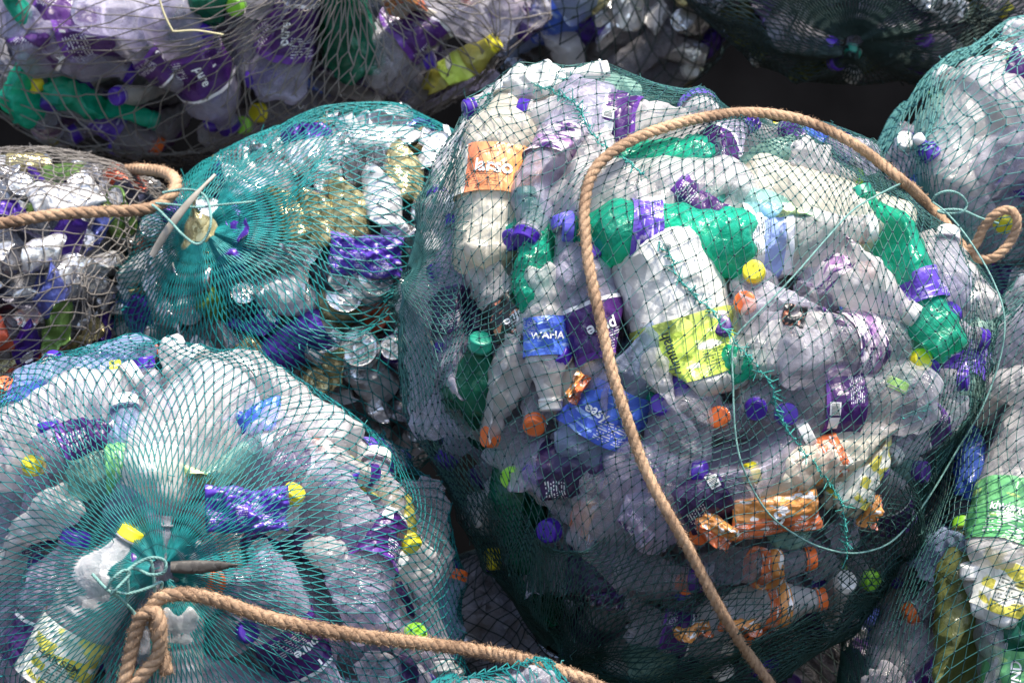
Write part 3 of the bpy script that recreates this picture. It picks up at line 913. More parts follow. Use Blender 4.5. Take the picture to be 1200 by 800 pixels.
b(A, 480, 400, 96, 0, 'big', 'clear', None, 'white', var=2, desc='tall clear bottle upright at the outer edge of the central bag', ref='tall bottle at the outer edge')
b(A, 700, 165, 120, 0, 'water', 'milky', None, 'white', var=4, inset=.015, desc='milky bottle tucked between the purple band and the rope', ref='tucked milky bottle')
b(A, 850, 285, 30, -45, 'water', 'cream', None, 'white', var=2, inset=.015, desc='cream bottle end beside the tail of the large emerald bottle', ref='cream bottle end')
b(A, 1130, 370, 75, 0, 'water', 'clear', None, 'white', var=3, desc='clear bottle on the far flank below the sunny emerald bottle', ref='far flank bottle')
b(A, 640, 590, -20, 0, 'water', 'clear', 'orange', 'orange', var=4, rng_lab=(.6, .72), inset=.02, desc='bottle with an orange shoulder print beside the almost black sleeve', ref='orange shoulder print')
for px_, py_, an_, w_, h_, m_, d_ in [(812, 745, 20, .05, .022, 'orange', 'short orange scrap in the shaded bottom of the central bag'),
        (870, 735, -15, .06, .02, 'orange', 'torn orange strip below the orange shoulder label'),
        (1025, 600, 70, .045, .022, 'orange', 'orange scrap near the seam of the central bag'),
        (710, 705, 10, .045, .02, 'navy', 'dark printed scrap in the underside of the central bag'),
        (930, 375, 80, .04, .03, 'black_orange', 'black and orange scrap beside the square milky bottle'),
        (745, 620, -50, .05, .024, 'purple_worn', 'faded lilac scrap just beside the lower rope'),
        (675, 455, 60, .04, .02, 'orange', 'thin orange scrap left of the rope near the violet cap')]:
    add_pouch(A, px_, py_, an_, w_, h_, MATS['label_' + m_], inset=-.004, desc=d_.replace('left of', 'beside'), t=.005, ref=' '.join(d_.split()[:3]), name='label_scrap')
dots = [(600, 250, 'violet', 'violet cap beside the upright emerald bottle'), (546, 272, 'violet', 'violet cap under the orange-labelled jug'),
        (505, 292, 'violet', 'violet cap at the shaded edge under the cream jug'), (663, 300, 'violet', 'violet cap between the emerald bottle neck and the purple sleeve'),
        (522, 421, 'violet', 'lone violet cap near the outer edge'), (631, 540, 'violet', 'violet cap above the orange shoulder print'),
        (800, 461, 'sky', 'blue-violet cap under the squashed emerald bottle'), (826, 457, 'violet', 'violet cap paired with a blue-violet one'),
        (779, 504, 'violet', 'violet cap below the wide cobalt label'), (736, 570, 'violet', 'dark violet cap beside the rope and the black sleeve'),
        (851, 410, 'purple_cap', 'purple cap at the corner of the lime-labelled jug'), (904, 455, 'violet', 'violet cap beside the square milky bottle'),
        (899, 497, 'violet', 'violet cap just above the crumpled bottle by the cord'), (873, 495, 'orange', 'orange cap beside the thin cord'),
        (916, 320, 'yellow', 'yellow cap beside the thin cord'), (1105, 438, 'yellow', 'yellow cap on the flank of the central bag'),
        (1115, 409, 'violet', 'violet cap just above the yellow cap'), (578, 540, 'orange', 'orange cap in the shaded edge of the bag'),
        (578, 580, 'lime', 'lime green cap under an orange cap'), (804, 655, 'orange', 'orange cap touching the lower rope'),
        (826, 706, 'orange', 'orange cap lower down beside the rope'), (857, 770, 'orange', 'lowest orange cap beside the rope'),
        (1030, 697, 'lime', 'lime cap at the bottom flank of the central bag'), (905, 357, 'orange', 'orange cap under the yellow cap'),
        (1130, 470, 'violet', 'violet cap by the seam between the two bags')]
for px, py, c, dsc in dots:
    capdot(A, px, py, c, 'small bottle with its ' + dsc, ref=dsc, inset=random.uniform(-.006, .004))

# ---- the front bag
b(B, 98, 714, 59, 4, 'water', 'milky', 'yellow', 'yellow', var=0, zs=.82, rng_lab=(.06, .40), text='HAKSEM', th=.014, trot=0, inset=-.030, ink='ink_dark', scale=1.08, desc='white bottle with yellow cap and yellow label sticking out of the bag mouth', ref='yellow-capped bottle')
b(B, 222, 470, 62, 0, 'jug', 'milky', None, 'white', var=1, scale=.95, desc='milky jug in the sunny top of the front bag', ref='milky jug in the sunny top')
b(B, 195, 516, 10, 0, 'water', 'mint', 'mint_print', 'white', var=2, rng_lab=(.2, .7), inset=.004, desc='bottle with a pale green printed band in the front bag', ref='pale green band')
b(B, 118, 492, 20, 0, 'small', 'lilac', 'purple', 'violet', var=4, rng_lab=(.2, .62), desc='bottle with a purple sleeve near the top of the front bag', ref='purple sleeve near the top')
b(B, 330, 440, 150, 0, 'big', 'milky', None, 'white', var=2, desc='milky bottle along the upper rim of the front bag', ref='milky rim bottle')
b(B, 342, 525, 10, 0, 'water', 'milky', 'purple', 'purple_cap', var=3, rng_lab=(.3, .6), desc='milky bottle with dark purple sleeve on the flank of the front bag', ref='dark purple sleeve on the flank')
b(B, 312, 466, 5, 0, 'small', 'milky', 'blue', 'white', var=3, rng_lab=(.2, .6), desc='small bottle with royal blue label in the front bag', ref='royal blue label')
add_pouch(B, 290, 594, 4, .105, .058, MATS['label_violet'], inset=-.008, desc='crinkled violet packet in the middle of the front bag', ref='crinkled violet packet')
b(B, 452, 622, 80, 0, 'big', 'lilac', 'purple', 'white', var=2, rng_lab=(.35, .62), box=.3, desc='bottle with dark purple sleeve and white strip at the edge of the front bag', ref='white-stripped purple sleeve')
b(B, 368, 758, -52, 0, 'big', 'lilac', 'purple', 'violet', var=2, rng_lab=(.35, .60), text='pure', th=.018, trot=0, desc='bottle with a purple pure sleeve under the rope of the front bag', ref='purple sleeve under the long rope')
b(B, 30, 745, 70, 0, 'big', 'lilac', 'purple', 'violet', var=3, desc='bottle with purple sleeve beside the yellow-labelled bottle', ref='purple sleeve by the yellow label')
b(B, 40, 470, 30, 0, 'big', 'milky', None, 'white', var=1, desc='milky bottle at the outermost top of the front bag', ref='outermost milky bottle')
b(B, 400, 560, -30, 0, 'big', 'clear', None, 'white', var=2, desc='clear bottle on the outer flank of the front bag', ref='outer flank bottle')
b(B, 462, 558, -50, 0, 'small', 'yellow', None, 'yellow', var=3, desc='yellow bottle by the outer rim of the front bag', ref='yellow bottle by the rim')
b(B, 150, 560, 100, 0, 'big', 'bluish', None, 'white', var=3, inset=.01, desc='bluish bottle under the gathered teal net', ref='bluish bottle under the net folds')
for px, py, c, dsc in [(168, 420, 'violet', 'violet cap on the very top of the front bag'), (78, 449, 'yellow', 'yellow cap near the top of the front bag'),
                       (33, 512, 'violet', 'violet cap above another at the bag edge'), (6, 538, 'violet', 'violet cap at the outer edge of the front bag'),
                       (380, 524, 'violet', 'violet cap beside the dark purple sleeve'), (383, 539, 'orange', 'tiny orange cap under a violet one'),
                       (441, 560, 'violet', 'violet cap near the yellow bottle'), (362, 487, 'yellow', 'yellow cap behind the royal blue label'),
                       (60, 688, 'violet', 'violet cap beside the yellow-capped bottle'), (505, 771, 'lime', 'lime cap below the long rope'),
                       (262, 752, 'violet', 'violet cap under the rope of the front bag')]:
    capdot(B, px, py, c, 'small bottle with its ' + dsc, ref=dsc)

# ---- cans behind
add_pouch(C, 430, 298, -4, .105, .060, MATS['label_violet'], inset=-.006, desc='violet crumpled pack in the teal-netted can bag', ref='violet crumpled pack')
for px, py, an, ou, m, dsc in [(335, 240, 110, 10, 'gold', 'golden can leaning among others in the teal net'), (372, 246, 105, 10, 'gold', 'golden can standing next to a leaning one'),
        (410, 238, 95, 5, 'gold', 'third golden can of the row behind the central bag'), (452, 228, 92, 0, 'can_white', 'white can beside the central bag'),
        (430, 345, 60, 62, 'silver', 'silver can end under the violet pack'), (365, 412, 20, 68, 'silver', 'silver can showing its ring end above the front bag'),
        (425, 428, 100, 65, 'silver', 'large silver can end in the corner between the bags'), (395, 368, 70, 60, 'gold', 'golden can end above two silver ends'),
        (330, 345, 160, 20, 'can_white', 'white crushed can under the net folds'), (300, 205, 10, 0, 'silver', 'silver can flat along the top of the teal net'),
        (370, 165, 12, 0, 'silver', 'silver can lying along the upper edge of the teal net'), (455, 150, 175, 0, 'can_white', 'white can at the top of the teal net'),
        (440, 460, 120, 30, 'can_white', 'pale crushed can wedged above the front bag rim'), (345, 410, 30, 10, 'can_purple', 'purple can beside the silver ring end'),
        (480, 190, 90, 10, 'gold', 'golden can near the corner of the central bag'), (228, 268, 40, 30, 'gold', 'golden bent can pushed out of the net mouth')]:
    add_can(C, px, py, an, ou, m, desc=dsc, ref=dsc, scale=1.0 if 'end' in dsc else .86, var=0 if 'end' in dsc else 2, inset=-.03 if 'mouth' in dsc else 0)
add_pouch(Dg, 78, 224, 25, .11, .055, MATS['can_white'], inset=-.004, desc='shiny white wrapper on top of the grey-netted cans', ref='shiny white wrapper')
for px, py, an, ou, m, dsc in [(160, 225, 10, 0, 'can_dark', 'dark can behind the rope loop'), (95, 282, 70, 30, 'can_purple', 'purple can under the short rope'),
        (60, 340, 120, 10, 'can_blue', 'blue can low in the grey net'), (25, 380, 60, 45, 'silver', 'silver can end above the front bag'),
        (75, 390, 95, 0, 'can_green', 'green can standing above the front bag'), (110, 310, 30, 20, 'silver', 'crushed silver can in the grey net')]:
    add_can(Dg, px, py, an, ou, m, desc=dsc, ref=dsc)

# ---- brown-netted bag at the top
b(E, 108, 30, 20, 0, 'jug', 'lilac', 'purple', 'violet', var=2, rng_lab=(.3, .62), text='pure', th=.026, trot=180, tang=.0, desc='fat bottle with bright purple pure sleeve at the top', ref='fat bright purple sleeve')
b(E, 60, 55, -28, 0, 'big', 'lilac', 'purple', 'violet', var=3, rng_lab=(.25, .6), box=.3, desc='bottle with purple sleeve beside the turquoise bottle', ref='purple sleeve by the turquoise bottle')
b(E, 172, 62, -40, 0, 'big', 'clear', 'purple', 'violet', var=2, rng_lab=(.5, .7), text='pure', th=.02, trot=90, desc='clear bottle with dark sleeve tilted under the stray straw', ref='dark sleeve under the straw')
b(E, 228, 98, -70, 0, 'big', 'lilac', 'purple', 'violet', var=1, rng_lab=(.3, .62), text='pure', th=.02, trot=90, desc='bottle with upright purple pure sleeve in the middle of the brown net', ref='upright purple sleeve')
b(E, 340, 35, 80, 0, 'big', 'lilac', 'purple', 'violet', var=2, rng_lab=(.3, .66), text='pure', th=.022, trot=90, desc='bottle with bright purple pure sleeve below the gathered brown net', ref='bright sleeve below the gather')
b(E, 420, 118, 15, 0, 'water', 'clear_dull', 'navy', 'violet', var=3, text='pure', th=.016, trot=90, desc='bottle with a dark sleeve above the teal-netted cans', ref='dark sleeve above the cans')
b(E, 10, 80, 88, 0, 'water', 'green', None, 'green', var=2, desc='turquoise green bottle at the outer end of the brown net', ref='turquoise bottle')
b(E, 112, 142, -20, 0, 'small', 'green', None, 'green', var=4, inset=.01, desc='green crushed bottle low in the brown net', ref='low green bottle')
b(E, 222, 40, 60, 0, 'water', 'dark_green', None, 'violet', var=3, desc='dark green bottle beside the stray straw', ref='dark green bottle by the straw')
b(E, 395, 15, 110, 0, 'big', 'dark_green', None, 'green', var=2, inset=.01, desc='dark green bottle behind the gathered brown strands', ref='green bottle behind the strands')
b(E, 510, 40, 30, 0, 'big', 'clear', 'purple', 'violet', var=2, inset=.005, desc='clear bottle with violet sleeve near the orange cap', ref='violet sleeve near the orange cap')
b(E, 475, 5, 120, 0, 'small', 'cream', 'orange', 'orange', var=3, desc='cream bottle with orange print at the very top', ref='orange print at the top')
for px, py, c, dsc in [(33, 108, 'violet', 'violet cap poking through the lower rim of the brown net'), (218, 14, 'violet', 'violet cap above the dark green bottle'),
                       (297, 73, 'violet', 'violet cap beside the bright purple sleeve'), (308, 125, 'violet', 'violet cap low in the brown net'),
                       (60, 130, 'yellow', 'yellow-green cap beside the low green bottle'), (30, 22, 'purple_cap', 'purple cap high above the turquoise bottle')]:
    capdot(E, px, py, c, 'bottle with its ' + dsc, ref=dsc, tn='water')
b(E2, 650, 52, -62, 0, 'small', 'milky', None, 'orange', var=2, desc='bottle with an orange cap pointing down in the shaded bag', ref='orange cap pointing down')
b(E2, 640, 12, 30, 0, 'big', 'bluish', 'blue', 'white', var=2, desc='bluish bottle with blue label in the shaded bag', ref='blue label in the shade')
b(E, 545, 84, 28, 0, 'mini', 'yellow', 'lime', 'yellow', var=2, inset=-.015, desc='yellow-green bottle wedged under the brown-netted bag', ref='wedged yellow-green bottle')
add_can(E2, 705, 12, 95, 5, 'gold', var=3, desc='golden crushed can in the shaded bag', ref='golden can in the shade')
add_can(E2, 738, 8, 88, 0, 'silver', var=2, desc='silver can next to the golden one in the shade', ref='silver can in the shade')
add_can(E2, 716, 46, -80, 50, 'silver', var=1, desc='silver can bottom below the golden can', ref='silver can bottom')
add_can(E2, 690, 42, 40, 40, 'can_purple', var=2, desc='violet can beside the silver can bottom', ref='violet can in the shade')
# ---- dark bag
add_pouch(Fb, 1105, 8, -40, .10, .05, MATS['can_white'], inset=-.004, desc='pale wrapper caught in the dark net', ref='pale wrapper in the dark net')
capdot(Fb, 1015, 2, 'yellow', 'bottle with dull yellow cap at the top of the dark bag', ref='dull yellow cap', tint='clear_dull')
capdot(Fb, 1180, 12, 'yellow', 'bottle with bright yellow cap in the dark bag', ref='bright yellow cap in the dark', tint='clear_dull')
capdot(Fb, 1022, 76, 'green', 'bottle with green cap low in the dark bag', ref='green cap low in the dark', tint='clear_dull')
b(Fb, 880, 40, 10, 0, 'water', 'clear_dull', 'navy', 'violet', var=3, desc='dull bottle with navy sleeve in the dark bag', ref='navy sleeve in the dark')
# ---- bag under the coiled cord
b(G, 1124, 236, 122, 22, 'small', 'clear', None, 'violet', var=0, sport=True, inset=-.045, desc='clear bottle with a violet and white sport cap sticking out beside the coiled cord', ref='sport-capped bottle')
b(G, 1080, 185, 90, 0, 'big', 'mint', None, 'green', var=3, inset=.008, desc='turquoise tinted bottle behind the sport-capped one', ref='turquoise tinted bottle')
b(G, 1182, 62, 20, 0, 'small', 'lilac', 'purple', 'violet', var=3, rng_lab=(.2, .6), desc='bottle with small purple sleeve high in the side bag', ref='small purple sleeve high up')
b(G, 1120, 120, 60, 0, 'jug', 'milky', None, 'white', var=1, scale=.9, desc='milky jug on the sunlit slope of the side bag', ref='milky jug on the slope')
b(G, 1175, 110, 140, 0, 'big', 'milky', None, 'white', var=2, desc='milky bottle higher on the slope of the side bag', ref='milky slope bottle')
b(G, 1165, 185, 20, 0, 'big', 'clear', None, 'white', var=4, desc='clear crumpled bottle above the yellow cap', ref='crumpled bottle above the yellow cap')
b(G, 1190, 238, 60, 10, 'water', 'lilac', 'violet', 'violet', var=3, desc='violet labelled bottle beside the rope loop', ref='violet label by the rope loop')
for px, py, c, dsc in [(1083, 113, 'lime', 'lime cap on the sunlit slope'), (1196, 74, 'lime', 'lime cap beside the small purple sleeve'), (1160, 244, 'yellow', 'yellow cap just behind the rope loop')]:
    capdot(G, px, py, c, 'small bottle with its ' + dsc, ref=dsc)
# ---- bag with the green-labelled bottle
b(H, 1175, 540, 62, 0, 'jug', 'milky', 'green', 'white', var=1, rng_lab=(.12, .42), text='kiwismile', th=.017, trot=0, tang=-.2, desc='large milky bottle with bright green label', ref='bright green label')
b(H, 1182, 652, 68, 0, 'milk', 'white', 'yellow', None, var=2, scale=.78, rng_lab=(.10, .70), inset=-.012, desc='white square container with yellow print', ref='yellow-printed container')
b(H, 1140, 612, -22, 0, 'water', 'bluish', None, 'white', var=2, desc='bluish bottle between the green label and the yellow print', ref='bluish bottle between them')
b(H, 1175, 450, 140, 0, 'big', 'milky', None, 'white', var=2, desc='milky bottle above the bright green label', ref='milky bottle above the green label')
b(H, 1118, 530, 78, 0, 'mini', 'blue', None, None, var=3, inset=.004, desc='sliver of a blue bottle by the seam', ref='blue sliver')
b(H, 1108, 712, 85, 0, 'water', 'olive', None, 'lime', var=1, desc='olive bottle standing in the shade of the side bag', ref='olive bottle')
b(H, 1165, 700, 70, 0, 'big', 'clear', None, 'white', var=4, inset=.004, desc='crumpled clear bottle under the yellow-printed container', ref='bottle under the yellow print')
b(H, 1192, 780, 90, 0, 'big', 'dark_green', 'green', 'green', var=3, text='WIND', th=.018, trot=90, desc='dark green bottle with green label at the bottom edge', ref='green label at the bottom')
b(H, 1140, 785, 95, 0, 'water', 'milky', None, 'white', var=2, desc='pale bottle beside the bottom green label', ref='pale bottle at the bottom')
b(H, 1195, 370, 160, 0, 'big', 'clear', None, 'white', var=3, desc='clear bottle at the top of the bag below the rope loop', ref='bottle below the rope loop')

# ---- fillers: bottles and cans packed wherever room is left, in two layers
def seg_dist(a0, a1, B0, B1):
    """minimum distance from segment a to many segments (coarse sampling)."""
    t = np.linspace(0, 1, 5)
    Pa = a0 + (a1 - a0) * t[:, None]
    Pb = B0[:, None] + (B1 - B0)[:, None] * t[None, :, None]
    d = np.linalg.norm(Pb[:, :, None] - Pa[None, None], axis=-1)
    return d.min(axis=(1, 2))

def fill(bag, layers, mix, tints, labs, caps, can_mats=('silver',), tries=500, maxn=60):
    made = 0
    for inset, fac, n_try in layers:
        for k in range(n_try):
            if made >= maxn: break
            d = rng.normal(size=3); d[1] = -abs(d[1]); d /= np.linalg.norm(d)
            if d[1] > -.02: continue
            hp = bag.ctr + d * bag.hull(d[None])[0]
            q = proj(hp)
            if not (-60 < q[0] < 1260 and -60 < q[1] < 860): continue
            loc, nrm, _, _ = bag.bvh.find_nearest(Vector(hp))
            if nrm.dot(loc - bag.c) < 0: nrm = -nrm
            kind = rng.choice(list(mix.keys()), p=np.array(list(mix.values())) / sum(mix.values()))
            ang = rng.uniform(0, 360)
            out = rng.choice([rng.uniform(-15, 15), rng.uniform(30, 65), rng.uniform(-65, -30)], p=[.66, .19, .15] if kind != 'can' else [.42, .34, .24])
            if kind == 'can': L, r = .080, .0215
            else: L, r = TYPES[kind]['L'], TYPES[kind]['r']
            p, n, ax = frame_at(bag, 0, 0, ang, out, 0, loc, nrm)
            so = abs(math.sin(rad(out))); co = math.cos(rad(out))
            c = p - n * (so * L / 2 * .97 + co * r * .92 + inset)
            a0 = np.array(c - ax * (L / 2 - r)); a1 = np.array(c + ax * (L / 2 - r))
            if bag.caps:
                B0 = np.array([s[0] for s in bag.caps]); B1 = np.array([s[1] for s in bag.caps]); R = np.array([s[2] for s in bag.caps])
                if (seg_dist(a0, a1, B0, B1) < (R + r) * fac).any(): continue
            # keep both ends inside the hull
            ok = True
            for e in (c - ax * L / 2, c + ax * L / 2):
                dd = np.array(e) - bag.ctr; l = np.linalg.norm(dd)
                if l > bag.hull((dd / l)[None])[0] * 1.02: ok = False
            if not ok and rng.random() < .8: continue
            made += 1
            if kind == 'can':
                add_can(bag, 0, 0, ang, out, str(rng.choice(can_mats)), inset=inset, hand=False, p=loc, n=nrm, scale=.68)
            else:
                lb = str(rng.choice(labs)) if rng.random() < .38 else None
                lo = float(rng.choice([.28, .34])); 
                tn_ = str(rng.choice(tints))
                if bag.key in 'AB' and loc.z > bag.c.z + .10 and tn_ in ('clear', 'clear_dull') and rng.random() < .6: tn_ = 'milky'  # upper clear bottles go milky: sun brightening put into their colour
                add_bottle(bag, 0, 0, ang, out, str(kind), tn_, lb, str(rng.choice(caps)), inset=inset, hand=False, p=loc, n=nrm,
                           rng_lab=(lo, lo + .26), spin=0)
    return made

BOT = dict(big=.10, water=.28, small=.42, mini=.20)
CAPS = ['violet'] * 6 + ['white'] * 5 + ['purple_cap', 'yellow', 'orange', 'sky', 'lime']
LABS = ['purple', 'purple', 'navy', 'purple_worn', 'blue', 'violet']
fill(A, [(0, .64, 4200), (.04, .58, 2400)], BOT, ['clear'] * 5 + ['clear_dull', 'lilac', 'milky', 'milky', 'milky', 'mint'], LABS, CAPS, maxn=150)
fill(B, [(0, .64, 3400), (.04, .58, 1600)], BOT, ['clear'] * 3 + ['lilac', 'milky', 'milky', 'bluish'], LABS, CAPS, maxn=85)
CM = ['silver'] * 5 + ['silver_dull'] * 5 + ['gold'] * 2 + ['can_purple'] + ['can_purple', 'can_blue', 'can_green', 'can_white', 'can_white', 'can_white', 'can_red', 'can_dark']
fill(C, [(0, .62, 6000), (.03, .55, 3000)], dict(can=1), ['clear'], LABS, CAPS, CM, maxn=230)
fill(Dg, [(0, .60, 5000), (.03, .55, 2500)], dict(can=1), ['clear'], LABS, CAPS, ['silver'] * 2 + ['silver_dull'] * 5 + ['gold'] * 2 + ['can_green', 'can_purple', 'can_dark', 'can_dark', 'can_white', 'can_blue', 'can_red'], maxn=165)
fill(E, [(0, .66, 3000), (.04, .6, 1500)], BOT, ['clear'] * 3 + ['clear_dull', 'lilac', 'milky'], LABS, CAPS, maxn=80)
fill(E2, [(0, .8, 900), (.04, .65, 500)], dict(can=.5, small=.5), ['clear_dull'], LABS, CAPS, CM, maxn=22)
fill(Fb, [(0, .8, 1400), (.05, .65, 500)], BOT, ['clear', 'olive', 'clear_dull'], ['navy'], ['white', 'purple_cap', 'violet'], maxn=34)
fill(G, [(0, .8, 1500), (.05, .62, 900)], BOT, ['clear', 'milky', 'milky', 'mint'], LABS, CAPS, maxn=30)
fill(H, [(0, .78, 1600), (.05, .62, 900)], BOT, ['clear', 'clear', 'milky', 'lilac'], LABS, CAPS, maxn=34)
fill(Ib, [(0, .75, 500)], dict(small=.5, mini=.5), ['clear', 'milky', 'green'], LABS, CAPS, maxn=8)
fill(J, [(0, .8, 700)], dict(can=1), ['clear'], LABS, CAPS, CM, maxn=16)
fill(K, [(0, .8, 800)], dict(small=.6, can=.4), ['clear_dull'], LABS, CAPS, CM, maxn=14)

# ------------------------------------------------------------------ cull packed things the picture shows nothing of
def world_arrays(objs, dg=None):
    VV, FF, own = [], [], []
    base = 0
    for k, o in objs:
        me = o.data
        M = Matrix.Identity(4)
        q = o; chain = []
        while q is not None:
            chain.append(q); q = q.parent
        for q in reversed(chain): M = M @ q.matrix_basis
        n = len(me.vertices)
        co = np.empty(n * 3, dtype=np.float32); me.vertices.foreach_get('co', co)
        co = co.reshape(-1, 3).astype(float)
        Mn = np.array(M)
        VV.append(co @ Mn[:3, :3].T + Mn[:3, 3])
        fs = []
        lt = np.empty(len(me.polygons), dtype=np.int32); me.polygons.foreach_get('loop_total', lt)
        ls = np.empty(len(me.loops), dtype=np.int32); me.loops.foreach_get('vertex_index', ls)
        if (lt == 4).all(): fs = (ls.reshape(-1, 4) + base).tolist()
        elif (lt == 3).all(): fs = (ls.reshape(-1, 3) + base).tolist()
        else:
            i = 0
            for t in lt:
                fs.append((ls[i:i + t] + base).tolist()); i += t
        FF += fs; own += [k] * len(fs)
        base += n
    return np.vstack(VV), FF, own

bodies = [(i, o) for i, t in enumerate(THINGS) for o in t['parts']]
V, F, own = world_arrays(bodies)
tree = BVHTree.FromPolygons(V.tolist(), F)
own = np.array(own)
seen = np.zeros(len(THINGS), int)
cam_o = Vector((0, -CAMD, CAMZ))
for py in np.arange(-20, 822, 4.0):
    for px in np.arange(-20, 1222, 4.0):
        d = (P(px, py, 0) - cam_o).normalized()
        o = cam_o.copy(); last = None
        for hop in range(3):        # the plastic is see-through: count what shows behind the first skin too
            h = tree.ray_cast(o, d)
            if h[0] is None: break
            k = own[h[2]]
            if k != last:
                seen[k] += 1
            if THINGS[k]['tint'] not in ('clear', 'clear_dull', 'lilac', 'bluish', 'mint') : break
            last = k
            o = h[0] + d * .0006
fb = sorted([int(seen[i]) for i, t in enumerate(THINGS) if t['kind'] == 'bottle' and not t['hand']], reverse=True)
nh = sum(t['kind'] == 'bottle' and t['hand'] for t in THINGS)
MINSEEN = {'bottle': max(7, fb[min(len(fb) - 1, 300 - nh)])}
keep = []
for i, t in enumerate(THINGS):
    if seen[i] < (4 if t['hand'] else MINSEEN.get(t['kind'], 7)):
        for ch in list(t['root'].children_recursive): bpy.data.objects.remove(ch)
        bpy.data.objects.remove(t['root'])
    else:
        t['seen'] = int(seen[i]); keep.append(t)
open('/tmp/counts.txt','w').write(str({k: sum(t['kind']==k for t in keep) for k in ('bottle','can','jug','pouch')})) if 0 else None
print('things kept', len(keep), 'of', len(THINGS), 'hand lost', [t['desc'] for i, t in enumerate(THINGS) if seen[i] < 4 and t['hand']])
THINGS[:] = keep
for kd in ('bottle', 'can', 'jug', 'pouch'):
    print(kd, sum(t['kind'] == kd for t in THINGS))

# ------------------------------------------------------------------ heaps inside, nets over them
def heap(bag, scale=.74):
    th = np.linspace(0, math.pi, 60); ph = np.linspace(0, 2 * math.pi, 91)[:-1]
    TH, PH = np.meshgrid(th, ph, indexing='ij')
    D = np.stack([np.sin(TH) * np.cos(PH), -np.cos(TH), np.sin(TH) * np.sin(PH)], -1).reshape(-1, 3)
    h = bag.hull(D) * scale
    for i in range(len(D)):
        q = Vector(D[i] * h[i])
        h[i] += abs(noise.noise(q * 16)) * .05 + noise.noise(q * 38) * .012
    V = D * h[:, None]
    n = 90
    F = []
    for i in range(59):
        for j in range(n):
            F.append((i * n + j, i * n + (j + 1) % n, (i + 1) * n + (j + 1) % n, (i + 1) * n + j))
    o = link('crushed_plastic', mesh_from('crushed_plastic', V, F, [MATS['grey_heap']]), matrix=Matrix.Translation(bag.c))
    o['label'] = 'dull crushed plastic deep inside the ' + BAGNAME[bag.key]
    o['category'] = 'crushed plastic'; o['kind'] = 'stuff'
    return o
HEAPS = {bg_.key: heap(bg_, .78 if bg_.key in 'CDJ' else .72) for bg_ in BAGS}

def prisms(P0, P1, r, ns=3):
    """one ns-sided prism per segment"""
    P0 = np.asarray(P0); P1 = np.asarray(P1)
    d = P1 - P0; L = np.linalg.norm(d, axis=1)[:, None] + 1e-9; d = d / L
    ref = np.tile([0.3, 0.9, 0.31], (len(d), 1))
    x = np.cross(d, ref); x /= np.linalg.norm(x, axis=1)[:, None] + 1e-9
    y = np.cross(d, x)
    r = np.broadcast_to(np.asarray(r, float).reshape(-1, 1) if np.ndim(r) else np.array([[r]]), (len(d), 1))
    rings = []
    for Q in (P0, P1):
        for k in range(ns):
            a = 2 * math.pi * k / ns
            rings.append(Q + (x * math.cos(a) + y * math.sin(a)) * r)
    V = np.stack(rings, 1)          # (E, 2ns, 3)
    E = len(d)
    b = (np.arange(E) * 2 * ns)[:, None, None]
    f = np.array([[k, (k + 1) % ns, ns + (k + 1) % ns, ns + k] for k in range(ns)])[None]
    F = (b + f).reshape(-1, 4)
    return V.reshape(-1, 3), F

def knots(Pn, r, sc=None):
    o = np.array([[1, 0, 0], [-1, 0, 0], [0, 1, 0], [0, -1, 0], [0, 0, 1], [0, 0, -1]], float)
    V = Pn[:, None] + o[None] * r * (1 if sc is None else sc[:, None, None])
    # quads of a squashed octahedron folded as degenerate-free diamond pairs
    f = np.array([[4, 0, 2, 2], ])
    T = np.array([[0, 2, 4], [2, 1, 4], [1, 3, 4], [3, 0, 4], [2, 0, 5], [1, 2, 5], [3, 1, 5], [0, 3, 5]])
    F = ((np.arange(len(Pn)) * 6)[:, None, None] + T[None]).reshape(-1, 3)
    return V.reshape(-1, 3), F

def rnoise(D, sc, seed):
    off = Vector((seed * 3.1, seed * 1.7, -seed * 2.3))
    return np.array([noise.noise_vector(Vector(d) * sc + off)[:] for d in D])

